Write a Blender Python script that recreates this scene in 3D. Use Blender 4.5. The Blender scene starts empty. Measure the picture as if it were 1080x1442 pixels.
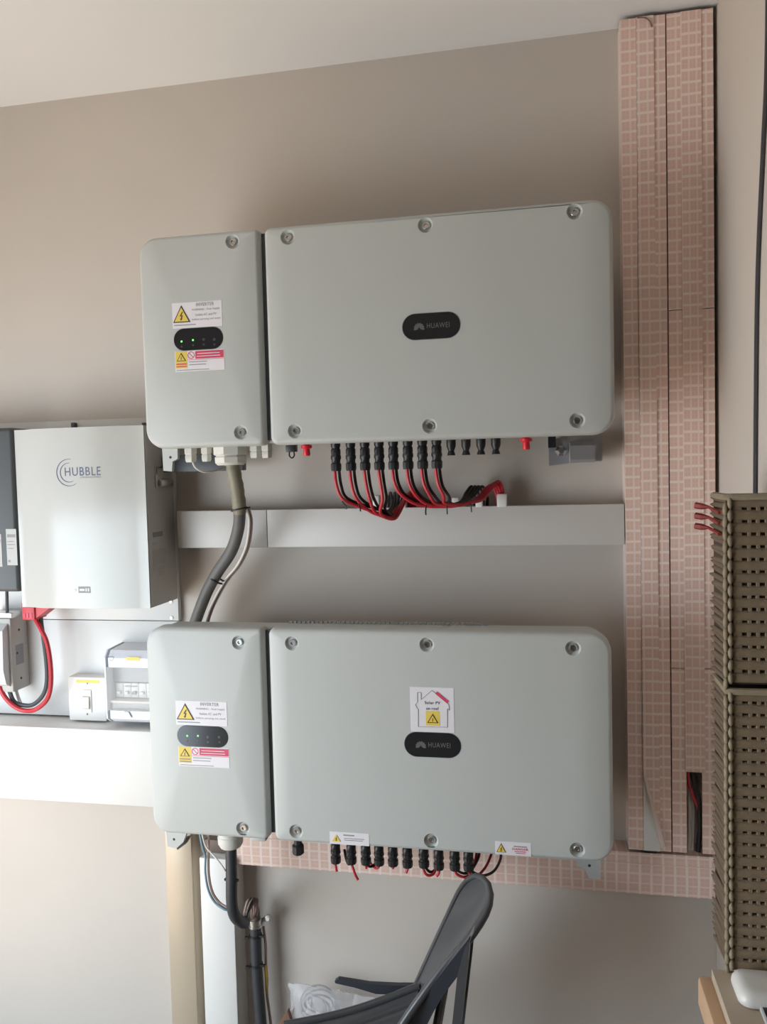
import bpy, bmesh, math, random
from mathutils import Vector, Matrix

random.seed(7)
S = bpy.context.scene
COL = S.collection

# ------------------------------------------------------------------ camera
F, CX, CY = 1120.0, 540.0, 721.0            # focal length in pixels of the 1080 x 1442 frame
CAM_D, EYE_Z = 2.0, 1.6
lft = Vector((-5730, 89, 1120)).normalized()          # world -X seen from the camera (x right, y down, z forward)
dwn = Vector((579, 23200, 1120)); dwn = (dwn - lft * lft.dot(dwn)).normalized()
WX, WZ = -lft, -dwn
WY = WZ.cross(WX)
EYE = Vector((0, -CAM_D, EYE_Z))

def c2w(c):
    return Vector((WX.dot(c), WY.dot(c), WZ.dot(c)))
def ray(px, py):
    return c2w(Vector(((px - CX) / F, (py - CY) / F, 1.0)))
def at(px, py, y):                                     # point of the photograph on the plane Y = y
    r = ray(px, py); return EYE + r * ((y + CAM_D) / r.y)
def at_x(px, py, x):
    r = ray(px, py); return EYE + r * (x / r.x)
def at_z(px, py, z):
    r = ray(px, py); return EYE + r * ((z - EYE_Z) / r.z)

cam_data = bpy.data.cameras.new('camera')
cam = bpy.data.objects.new('camera', cam_data); COL.objects.link(cam)
cam_data.sensor_fit = 'VERTICAL'
cam_data.sensor_height = 36.0
cam_data.lens = 36.0 * F / 1442.0
cam_data.clip_start = 0.02
cr, cu, cb = c2w(Vector((1, 0, 0))), c2w(Vector((0, -1, 0))), c2w(Vector((0, 0, -1)))
m = Matrix((cr, cu, cb)).transposed().to_4x4(); m.translation = EYE
cam.matrix_world = m
S.camera = cam

# ------------------------------------------------------------------ light
S.view_settings.view_transform = 'Standard'
S.view_settings.look = 'None'
S.view_settings.gamma = 1.0
S.view_settings.use_curve_mapping = False
S.view_settings.exposure = 0.10

w = bpy.data.worlds.new('World'); S.world = w; w.use_nodes = True
bg = w.node_tree.nodes['Background']
bg.inputs[0].default_value = (0.84, 0.92, 1.0, 1); bg.inputs[1].default_value = 2.0

def area(name, loc, target, sx, sy, power, color):
    d = bpy.data.lights.new(name, 'AREA'); d.shape = 'RECTANGLE'; d.size = sx; d.size_y = sy
    d.energy = power; d.color = color
    o = bpy.data.objects.new(name, d); COL.objects.link(o)
    o.location = loc
    o.rotation_euler = (Vector(target) - Vector(loc)).to_track_quat('-Z', 'Y').to_euler()
    return o
# skylight falling in through the open doorway of the left wall
area('door_daylight', (-1.93, -1.60, 0.82), (-1.93 + .62, -1.60 + .78, 0.62), 1.0, 1.3, 30, (0.73, 0.88, 1.0))
# the sun comes through the same doorway and falls on the floor in front of the wall
sun = bpy.data.lights.new('sun', 'SUN'); sun.energy = 28.0; sun.color = (1.0, .79, .57); sun.angle = math.radians(1)
so = bpy.data.objects.new('sun', sun); COL.objects.link(so)
so.rotation_euler = Vector((.36, -.10, -.92)).to_track_quat('-Z', 'Y').to_euler()

# ------------------------------------------------------------------ helpers
ORG = {}
def link(o): COL.objects.link(o); return o

def tag(o, label=None, cat=None, group=None, kind=None):
    if label: o['label'] = label
    if cat: o['category'] = cat
    if group: o['group'] = group
    if kind: o['kind'] = kind
    return o

def thing(name, label, cat, loc, group=None):
    o = link(bpy.data.objects.new(name, None)); o.empty_display_size = 0.05
    o.location = loc; ORG[o.name] = Vector(loc)
    return tag(o, label, cat, group)

def obj(name, bm, mat, parent=None, smooth=32, flat_front=False):
    if parent is not None:
        org = ORG[parent.name]
    else:
        lo = Vector((1e9,) * 3); hi = -lo
        for v in bm.verts:
            for i in range(3):
                lo[i] = min(lo[i], v.co[i]); hi[i] = max(hi[i], v.co[i])
        org = Vector(((lo.x + hi.x) / 2, (lo.y + hi.y) / 2, lo.z))
    bmesh.ops.translate(bm, verts=bm.verts, vec=-org)
    bmesh.ops.recalc_face_normals(bm, faces=bm.faces)
    me = bpy.data.meshes.new(name); bm.to_mesh(me); bm.free()
    if smooth:
        for p in me.polygons: p.use_smooth = True
        if flat_front:
            for p in me.polygons:
                if p.normal.y < -.9995: p.use_smooth = False
        me.set_sharp_from_angle(angle=math.radians(smooth))
    if mat is not None: me.materials.append(mat)
    o = link(bpy.data.objects.new(name, me))
    if parent is not None:
        o.parent = parent
        ORG[o.name] = org
    else:
        o.location = org; ORG[o.name] = org
    return o

def inst(name, mesh, pos, parent, rot=None):               # a part that shares its mesh with alike parts
    o = link(bpy.data.objects.new(name, mesh)); o.parent = parent
    o.location = Vector(pos) - ORG[parent.name]
    if rot: o.rotation_euler = rot
    ORG[o.name] = ORG[parent.name]
    return o

def mesh_of(bm, name, mat, smooth=32):
    bmesh.ops.recalc_face_normals(bm, faces=bm.faces)
    me = bpy.data.meshes.new(name); bm.to_mesh(me); bm.free()
    for p in me.polygons: p.use_smooth = True
    me.set_sharp_from_angle(angle=math.radians(smooth))
    me.materials.append(mat); return me

def struct(name, bm, mat, smooth=0):
    o = obj(name, bm, mat, None, smooth); o['kind'] = 'structure'; return o

def B(): return bmesh.new()

def box(bm, x0, x1, y0, y1, z0, z1, bev=0.0, seg=2):
    n0 = set(bm.verts)
    g = bmesh.ops.create_cube(bm, size=1.0)
    for v in g['verts']:
        v.co = Vector((x0 + (x1 - x0) * (v.co.x + .5), y0 + (y1 - y0) * (v.co.y + .5), z0 + (z1 - z0) * (v.co.z + .5)))
    if bev > 0:
        vs = g['verts']
        es = list({e for v in vs for e in v.link_edges})
        bmesh.ops.bevel(bm, geom=es, offset=bev, segments=seg, profile=0.5, affect='EDGES')
    return bm

def boxo(x0, x1, y0, y1, z0, z1, bev=0.0, seg=2): return box(B(), x0, x1, y0, y1, z0, z1, bev, seg)

def smooth_path(pts, n=8):
    pts = [Vector(p) for p in pts]
    if len(pts) < 3: return pts
    P = [pts[0] * 2 - pts[1]] + pts + [pts[-1] * 2 - pts[-2]]
    out = []
    for i in range(1, len(P) - 2):
        a, b, c, d = P[i - 1], P[i], P[i + 1], P[i + 2]
        for k in range(n):
            t = k / n
            out.append(0.5 * ((2 * b) + (c - a) * t + (2 * a - 5 * b + 4 * c - d) * t * t + (3 * b - a - 3 * c + d) * t ** 3))
    out.append(pts[-1]); return out

def tube(bm, pts, r, seg=8, n=8, smoothp=True, flat=1.0):
    P = smooth_path(pts, n) if smoothp else [Vector(p) for p in pts]
    N = len(P); rr = r if callable(r) else (lambda t: r)
    t0 = (P[1] - P[0]).normalized()
    up = Vector((0, 0, 1)) if abs(t0.z) < .9 else Vector((0, 1, 0))
    nrm = (up - t0 * up.dot(t0)).normalized()
    rings = []
    for i, p in enumerate(P):
        t = (P[min(i + 1, N - 1)] - P[max(i - 1, 0)]).normalized()
        nrm = (nrm - t * nrm.dot(t)).normalized(); bi = t.cross(nrm)
        R = rr(i / (N - 1))
        rings.append([bm.verts.new(p + nrm * (R * flat * math.cos(2 * math.pi * k / seg)) + bi * (R * math.sin(2 * math.pi * k / seg))) for k in range(seg)])
    for a, b in zip(rings, rings[1:]):
        for k in range(seg):
            bm.faces.new((a[k], a[(k + 1) % seg], b[(k + 1) % seg], b[k]))
    bm.faces.new(rings[0][::-1]); bm.faces.new(rings[-1])
    return bm

def lathe(bm, prof, origin, axis='z', seg=16):
    """profile of (radius, height) pairs turned about an axis"""
    o = Vector(origin); rings = []
    for r, h in prof:
        ring = []
        for k in range(seg):
            a = 2 * math.pi * k / seg; c, s = r * math.cos(a), r * math.sin(a)
            v = {'z': (c, s, h), 'y': (c, h, s), 'x': (h, c, s)}[axis]
            ring.append(bm.verts.new(o + Vector(v)))
        rings.append(ring)
    for a, b in zip(rings, rings[1:]):
        for k in range(seg):
            bm.faces.new((a[k], a[(k + 1) % seg], b[(k + 1) % seg], b[k]))
    bm.faces.new(rings[0]); bm.faces.new(rings[-1]); return bm

def rrect(x0, x1, z0, z1, rads, seg=7):
    """outline of a rectangle in XZ, radii for bottom-left, bottom-right, top-right, top-left"""
    pts = []
    for (cx, cz, a0, r) in ((x0, z0, math.pi, rads[0]), (x1, z0, 1.5 * math.pi, rads[1]), (x1, z1, 0, rads[2]), (x0, z1, .5 * math.pi, rads[3])):
        sx = 1 if cx == x0 else -1; sz = 1 if cz == z0 else -1
        for k in range(seg + 1):
            a = a0 + .5 * math.pi * k / seg
            pts.append((cx + sx * r + r * math.cos(a), cz + sz * r + r * math.sin(a)))
    return pts

def prism_y(bm, pts, y0, y1):
    """polygon in XZ pushed from y0 to y1"""
    a = [bm.verts.new((x, y0, z)) for x, z in pts]; b = [bm.verts.new((x, y1, z)) for x, z in pts]
    n = len(pts)
    for k in range(n): bm.faces.new((a[k], a[(k + 1) % n], b[(k + 1) % n], b[k]))
    bm.faces.new(a); bm.faces.new(b); return bm

def prism_z(bm, pts, z0, z1):
    a = [bm.verts.new((x, y, z0)) for x, y in pts]; b = [bm.verts.new((x, y, z1)) for x, y in pts]
    n = len(pts)
    for k in range(n): bm.faces.new((a[k], a[(k + 1) % n], b[(k + 1) % n], b[k]))
    bm.faces.new(a); bm.faces.new(b); return bm

def prism_x(bm, pts, x0, x1):
    a = [bm.verts.new((x0, y, z)) for y, z in pts]; b = [bm.verts.new((x1, y, z)) for y, z in pts]
    n = len(pts)
    for k in range(n): bm.faces.new((a[k], a[(k + 1) % n], b[(k + 1) % n], b[k]))
    bm.faces.new(a); bm.faces.new(b); return bm

def inset(pts, d):
    """shrink an outline about each corner's normals"""
    n = len(pts); out = []
    for i in range(n):
        a, b, c = Vector(pts[i - 1]), Vector(pts[i]), Vector(pts[(i + 1) % n])
        u, v = (b - a), (c - b)
        if u.length < 1e-9: u = v
        if v.length < 1e-9: v = u
        u.normalize(); v.normalize()
        t = (u + v)
        t = t.normalized() if t.length > 1e-6 else u
        nn = Vector((-t.y, t.x)); k = d / max(.5, nn.dot(Vector((-u.y, u.x))))
        out.append(tuple(b + nn * k))
    return out

def text(name, s, mat, parent, y, x0, x1, z0, z1, face='front', bold=0.0):
    """flat lettering fitted into a rectangle; front = on a face looking along -Y, side = on a face looking along +X"""
    c = bpy.data.curves.new('lettering', 'FONT'); c.body = s; c.offset = bold; c.space_character = 1.12; c.resolution_u = 3
    t = bpy.data.objects.new('lettering', c); COL.objects.link(t)
    bpy.context.view_layer.update()
    me = bpy.data.meshes.new_from_object(t.evaluated_get(bpy.context.evaluated_depsgraph_get()))
    bpy.data.objects.remove(t); bpy.data.curves.remove(c)
    xs = [v.co.x for v in me.vertices]; ys = [v.co.y for v in me.vertices]
    ax, bx, ay, by = min(xs), max(xs), min(ys), max(ys)
    org = ORG[parent.name]
    for v in me.vertices:
        u = x0 + (v.co.x - ax) / (bx - ax) * (x1 - x0); q = z0 + (v.co.y - ay) / (by - ay) * (z1 - z0)
        v.co = (Vector((u, y, q)) if face == 'front' else Vector((y, u, q))) - org
    me.materials.append(mat)
    o = link(bpy.data.objects.new(name, me)); o.parent = parent; ORG[o.name] = org
    return o

# ------------------------------------------------------------------ materials
def mat(name, col, rough=.5, metal=0.0, var=0.0, scale=8.0, bump=0.0, bscale=200.0, emit=None, estr=0, alpha=1.0, trans=0.0, spec=None, coat=0.0):
    m = bpy.data.materials.new(name); m.use_nodes = True
    nt = m.node_tree; p = nt.nodes['Principled BSDF']
    p.inputs['Base Color'].default_value = (*col, 1); p.inputs['Roughness'].default_value = rough
    p.inputs['Metallic'].default_value = metal; p.inputs['Alpha'].default_value = alpha
    p.inputs['Transmission Weight'].default_value = trans
    if coat: p.inputs['Coat Weight'].default_value = coat
    if spec is not None: p.inputs['Specular IOR Level'].default_value = spec
    if emit: p.inputs['Emission Color'].default_value = (*emit, 1); p.inputs['Emission Strength'].default_value = estr
    if var or bump:
        tc = nt.nodes.new('ShaderNodeTexCoord')
    if var:
        n = nt.nodes.new('ShaderNodeTexNoise'); n.inputs['Scale'].default_value = scale; n.inputs['Detail'].default_value = 4
        nt.links.new(tc.outputs['Object'], n.inputs['Vector'])
        mx = nt.nodes.new('ShaderNodeMix'); mx.data_type = 'RGBA'
        mx.inputs['A'].default_value = (*[c * (1 - var) for c in col], 1); mx.inputs['B'].default_value = (*[min(1, c * (1 + var)) for c in col], 1)
        nt.links.new(n.outputs['Fac'], mx.inputs['Factor']); nt.links.new(mx.outputs['Result'], p.inputs['Base Color'])
    if bump:
        n2 = nt.nodes.new('ShaderNodeTexNoise'); n2.inputs['Scale'].default_value = bscale; n2.inputs['Detail'].default_value = 3
        nt.links.new(tc.outputs['Object'], n2.inputs['Vector'])
        b = nt.nodes.new('ShaderNodeBump'); b.inputs['Strength'].default_value = bump; b.inputs['Distance'].default_value = .002
        nt.links.new(n2.outputs['Fac'], b.inputs['Height']); nt.links.new(b.outputs['Normal'], p.inputs['Normal'])
    return m

M = {}
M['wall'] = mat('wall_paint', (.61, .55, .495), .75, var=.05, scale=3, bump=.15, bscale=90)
M['ceiling'] = mat('ceiling_paint', (.87, .875, .88), .85, var=.02, scale=2)
M['floor'] = mat('floor_tile', (.24, .21, .175), .45, var=.1, scale=5)
M['ground'] = mat('paving', (.22, .20, .17), .9, var=.1, scale=3)
M['inv'] = mat('grey_enamel', (.525, .54, .52), .42, var=.025, scale=4, bump=.05, bscale=600)
M['inv_dark'] = mat('chassis_grey', (.36, .36, .35), .5, var=.04)
M['alu'] = mat('raw_aluminium', (.58, .58, .6), .38, metal=.8, var=.05)
M['steel'] = mat('steel', (.62, .61, .60), .28, metal=1.0)
M['black_gloss'] = mat('black_gloss', (.022, .022, .024), .16)
M['black'] = mat('black_plastic', (.018, .018, .02), .42)
M['rubber'] = mat('black_rubber', (.02, .02, .022), .6)
M['led'] = mat('green_led', (.1, .5, .1), .4, emit=(.2, 1.0, .2), estr=1.6)
M['led_off'] = mat('unlit_led', (.05, .055, .055), .4)
M['badge_print'] = mat('badge_grey', (.16, .155, .15), .4)
M['sticker'] = mat('sticker_white', (.80, .77, .80), .5)
M['yellow'] = mat('yellow_print', (.82, .60, .11), .5)
M['print_black'] = mat('black_print', (.03, .03, .03), .6)
M['print_grey'] = mat('grey_print', (.30, .29, .30), .6)
M['print_red'] = mat('red_print', (.66, .06, .13), .5)
M['gland'] = mat('gland_nylon', (.70, .68, .62), .5, var=.03)
M['red'] = mat('red_insulation', (.55, .03, .045), .45, var=.08, scale=30)
M['red_cap'] = mat('red_cap', (.75, .02, .04), .4)
M['wire_black'] = mat('black_insulation', (.03, .02, .022), .45)
M['conduit_grey'] = mat('grey_conduit', (.13, .125, .12), .55, var=.12, scale=25, bump=.3, bscale=120)
M['tape'] = mat('cable_tape', (.24, .22, .16), .5, var=.18, scale=40, bump=.5, bscale=80)
M['conduit_black'] = mat('black_conduit', (.045, .048, .055), .45, var=.1, scale=15)
M['wire_white'] = mat('white_insulation', (.72, .67, .62), .5)
M['wire_blue'] = mat('blue_grey_wire', (.22, .32, .38), .5)
M['wire_brown'] = mat('brown_wire', (.42, .30, .26), .5)
M['wire_dkbrown'] = mat('dark_brown_wire', (.16, .11, .09), .55)
M['wire_yellow'] = mat('yellow_wire', (.72, .46, .06), .5)
M['white'] = mat('white_plastic', (.82, .80, .77), .38, var=.015, scale=5)
M['trunk_white'] = mat('trunking_white', (.66, .63, .60), .42, var=.02, scale=5)
M['white_board'] = mat('white_board', (.74, .735, .72), .5, var=.015, scale=4)
M['batt'] = mat('battery_enamel', (.53, .53, .505), .16, var=.01, scale=4)
M['batt_side'] = mat('battery_side', (.56, .535, .51), .45, var=.03, scale=9)
M['slate'] = mat('slate_grey', (.075, .08, .085), .45, var=.06)
M['fuse'] = mat('fuse_grey', (.50, .49, .46), .45, var=.03)
M['fuse_light'] = mat('fuse_light_grey', (.66, .67, .67), .4)
M['logo_blue'] = mat('logo_ink', (.10, .115, .20), .5)
M['gold'] = mat('bronze_trunking', (.56, .46, .345), .35, metal=.15, var=.06, scale=5)
M['gold_edge'] = mat('bronze_edge', (.55, .47, .36), .35, metal=.15)
M['smoke'] = mat('smoked_window', (.42, .41, .42), .12, alpha=.55)
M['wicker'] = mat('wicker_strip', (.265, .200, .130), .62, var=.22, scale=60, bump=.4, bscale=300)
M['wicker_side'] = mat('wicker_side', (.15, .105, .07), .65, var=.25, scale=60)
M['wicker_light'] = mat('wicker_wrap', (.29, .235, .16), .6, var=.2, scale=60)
M['wicker_dark'] = mat('wicker_gap_dark', (.06, .042, .026), .8)
M['red_strand'] = mat('red_strand', (.27, .03, .024), .5)
M['pine'] = mat('pine_board', (.52, .43, .33), .55, var=.12, scale=12)
M['pine_end'] = mat('pine_edge', (.62, .40, .25), .55, var=.12, scale=12)
M['tub'] = mat('white_tub', (.78, .76, .73), .3)
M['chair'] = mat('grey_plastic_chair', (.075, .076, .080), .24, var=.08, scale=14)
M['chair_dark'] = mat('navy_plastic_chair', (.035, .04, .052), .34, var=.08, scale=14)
M['bag'] = mat('clear_film', (.86, .85, .88),   .18, alpha=.30, bump=.6, bscale=30)
M['wood_dark'] = mat('brown_wood', (.22, .12, .08), .6, var=.15, scale=20)
M['brown_wall'] = mat('bounce_cut_brown', (.16, .13, .105), .8, var=.05)  # dark brown given to the unseen walls to cut bounced light
M['frame'] = mat('door_frame', (.30, .24, .18), .5)

def film_mat(name, ux, vx, pu, pv, ou=0.0, ov=0.0):
    """protective film printed with a grid of peach squares; ux, vx = which axis runs across and along"""
    m = bpy.data.materials.new(name); m.use_nodes = True; nt = m.node_tree; N = nt.nodes; L = nt.links
    p = N['Principled BSDF']; p.inputs['Roughness'].default_value = .42
    tc = N.new('ShaderNodeTexCoord'); sp = N.new('ShaderNodeSeparateXYZ')
    nz = N.new('ShaderNodeTexNoise'); nz.inputs['Scale'].default_value = 9
    L.new(tc.outputs['Object'], nz.inputs['Vector'])
    L.new(tc.outputs['Object'], sp.inputs[0])
    def mth(op, a, b=None):
        n = N.new('ShaderNodeMath'); n.operation = op
        for i, v in enumerate((a, b)):
            if v is None: continue
            if isinstance(v, (int, float)): n.inputs[i].default_value = v
            else: L.new(v, n.inputs[i])
        return n.outputs[0]
    def band(axis, pitch, off, wid, wob):
        a = mth('ADD', sp.outputs[axis], off)
        a = mth('ADD', a, mth('MULTIPLY', mth('SUBTRACT', nz.outputs['Fac'], .5), wob))
        f = mth('FRACT', mth('DIVIDE', a, pitch))
        d = mth('ABSOLUTE', mth('SUBTRACT', f, .5))
        n = N.new('ShaderNodeMapRange'); n.interpolation_type = 'SMOOTHSTEP'
        n.inputs['From Min'].default_value = .5 - wid; n.inputs['From Max'].default_value = .5 - wid * .45
        L.new(d, n.inputs['Value']); return n.outputs[0]
    bv = band(vx, pv, ov, .15, .006)
    bu = mth('MULTIPLY', band(ux, pu, ou, .15, .002), .75)
    sub = mth('MULTIPLY', band(vx, pv, ov + pv * .5, .07, .006), .20)
    subu = mth('MULTIPLY', band(ux, pu, ou + pu * .5, .09, .002), .22)
    g = mth('MAXIMUM', mth('MAXIMUM', bv, bu), mth('MAXIMUM', sub, subu))
    mx = N.new('ShaderNodeMix'); mx.data_type = 'RGBA'
    mx.inputs['A'].default_value = (.78, .54, .455, 1); mx.inputs['B'].default_value = (.90, .745, .67, 1)
    L.new(g, mx.inputs['Factor'])
    L.new(mx.outputs['Result'], p.inputs['Base Color'])
    bp = N.new('ShaderNodeBump'); bp.inputs['Strength'].default_value = .25; bp.inputs['Distance'].default_value = .002
    nb = N.new('ShaderNodeTexNoise'); nb.inputs['Scale'].default_value = 35; L.new(tc.outputs['Object'], nb.inputs['Vector'])
    L.new(nb.outputs['Fac'], bp.inputs['Height']); L.new(bp.outputs['Normal'], p.inputs['Normal'])
    return m

# ------------------------------------------------------------------ the room
XL, XR, YB, YF, ZC = -2.05, 0.408, 0.0, -5.2, 2.632
XF = 2.8
struct('wall_back', boxo(XL - .12, XR + .12, 0, .15, 0, ZC), M['wall'])
struct('floor', boxo(XL - .12, XF + .12, YF - .12, .15, -.1, 0), M['floor'])
struct('ceiling', boxo(XL - .12, XF + .12, YF - .12, .15, ZC, ZC + .12), M['ceiling'])
struct('wall_right', boxo(XR, XR + .12, -.475, 0, 0, ZC, .003), M['wall'])           # the short return beside the trunking
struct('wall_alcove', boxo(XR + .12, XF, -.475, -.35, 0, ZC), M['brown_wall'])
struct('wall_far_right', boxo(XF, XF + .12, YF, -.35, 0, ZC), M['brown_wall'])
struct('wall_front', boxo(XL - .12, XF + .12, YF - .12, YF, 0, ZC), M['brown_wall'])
# left wall with an open doorway
DY0, DY1, DZ = -2.45, -0.34, 2.12
bm = B(); box(bm, XL - .12, XL, DY1, 0, 0, ZC); box(bm, XL - .12, XL, YF, DY0, 0, ZC); box(bm, XL - .12, XL, DY0, DY1, DZ, ZC)
struct('wall_left', bm, M['wall'])
d1 = thing('door_1', None, None, (XL, (DY0 + DY1) / 2, 0)); d1['kind'] = 'structure'
obj('jamb', boxo(XL - .14, XL + .015, DY1 - .05, DY1, 0, DZ), M['frame'], d1)
obj('jamb', boxo(XL - .14, XL + .015, DY0, DY0 + .05, 0, DZ), M['frame'], d1)
obj('lintel', boxo(XL - .14, XL + .015, DY0 + .05, DY1 - .05, DZ - .05, DZ), M['frame'], d1)
struct('ground', boxo(-9, XL - .12, -9, 4, -.12, -.02), M['ground'])

# ------------------------------------------------------------------ inverters
FY = -.275            # plane of the covers' faces
def pocket_positions(kind):
    if kind == 'up':
        return [(327, 340), (339, 609)], [(405, 334), (599, 317), (809, 298), (415, 607), (605, 600), (813, 592)]
    return [(336, 905), (342, 1167)], [(411, 906), (601, 908), (807, 913), (417, 1171), (607, 1184), (813, 1197)]

def cover(outline, pockets, pill, y_back, y_front):
    """a pressed cover: rounded rim, flat face with conical screw pockets and one oval recess"""
    bm = B()
    loops = [(outline, y_back), (outline, y_front + .014), (inset(outline, .002), y_front + .006), (inset(outline, .0055), y_front + .0016), (inset(outline, .010), y_front)]
    rings = [[bm.verts.new((x, y, z)) for x, z in pts] for pts, y in loops]
    n = len(outline)
    for a, b in zip(rings, rings[1:]):
        for k in range(n): bm.faces.new((a[k], a[(k + 1) % n], b[(k + 1) % n], b[k]))
    bm.faces.new(rings[0])
    edges = [bm.edges.get((rings[-1][k], rings[-1][(k + 1) % n])) for k in range(n)]
    holes = []
    for (cx, cz) in pockets:
        pr = [(.0165, 0), (.0150, .0022), (.0115, .0075)]
        rr = [[bm.verts.new((cx + r * math.cos(2 * math.pi * k / 20), y_front + h, cz + r * math.sin(2 * math.pi * k / 20))) for k in range(20)] for r, h in pr]
        holes.append(rr)
    if pill:
        x0, x1, z0, z1 = pill; r = (z1 - z0) / 2 * .98
        o = rrect(x0, x1, z0, z1, (r,) * 4, 8)
        rr = [[bm.verts.new((x, y, z)) for x, z in pts] for pts, y in ((o, y_front), (inset(o, .0015), y_front + .0012), (inset(o, .003), y_front + .005))]
        holes.append(rr)
    for rr in holes:
        k0 = len(rr[0])
        edges += [bm.edges.new((rr[0][k], rr[0][(k + 1) % k0])) for k in range(k0)]
        for a, b in zip(rr, rr[1:]):
            for k in range(k0): bm.faces.new((a[k], a[(k + 1) % k0], b[(k + 1) % k0], b[k]))
        bm.faces.new(rr[-1])
    bmesh.ops.triangle_fill(bm, edges=edges, use_beauty=True, use_dissolve=False)
    return bm

def screw_mesh():
    bm = B()
    lathe(bm, [(.0001, .007), (.0085, .007), (.0085, .0015), (.0070, 0), (.0040, 0), (.0036, .003), (.0001, .003)], (0, 0, 0), 'y', 14)
    return mesh_of(bm, 'screw', M['steel'], 40)
SCREW = screw_mesh()

def triangle(cx, z0, w, h, y, t=.0004):
    bm = B(); prism_y(bm, [(cx - w / 2, z0), (cx + w / 2, z0), (cx, z0 + h)], y, y - t); return bm
def bolt(bm, cx, cz, h, y):
    P = [(.10, .5), (-.22, -.02), (.0, .02), (-.10, -.32), (-.2, -.28), (-.05, -.5), (.12, -.25), (.04, -.28), (.18, .1), (-.02, .06), (.22, .5)]
    prism_y(bm, [(cx + a * h, cz + b * h) for a, b in P], y, y - .0003); return bm
def hazard(parent, cx, z0, w, h, y, outline=True):
    """printed warning triangle with a bolt on a sticker"""
    if outline: obj('warning_triangle_border', triangle(cx, z0, w, h, y), M['print_black'], parent, 0)
    obj('warning_triangle', triangle(cx, z0 + h * .055, w * .82, h * .82, y - .0005), M['yellow'], parent, 0)
    obj('lightning_bolt', bolt(B(), cx, z0 + h * .36, h * .52, y - .0010), M['print_black'], parent, 0)
def bars(parent, rects, y, material, name='printed_line'):
    for (x0, x1, z0, z1) in rects:
        obj(name, boxo(x0, x1, y - .0004, y, z0, z1), material, parent, 0)

def petals(bm, cx, cz, s, y):
    for k in range(8):
        a = math.radians(-8 + 28.0 * k); a = math.pi - a if False else a
        c, sn = math.cos(a), math.sin(a)
        pts = []
        for (u, v) in ((.12, 0), (.55, .20), (.95, .16), (1.05, 0), (.95, -.16), (.55, -.20)):
            pts.append((cx + s * (u * c - v * sn), cz + s * (u * sn + v * c)))
        prism_y(bm, pts, y, y - .0004)
    return bm

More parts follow.
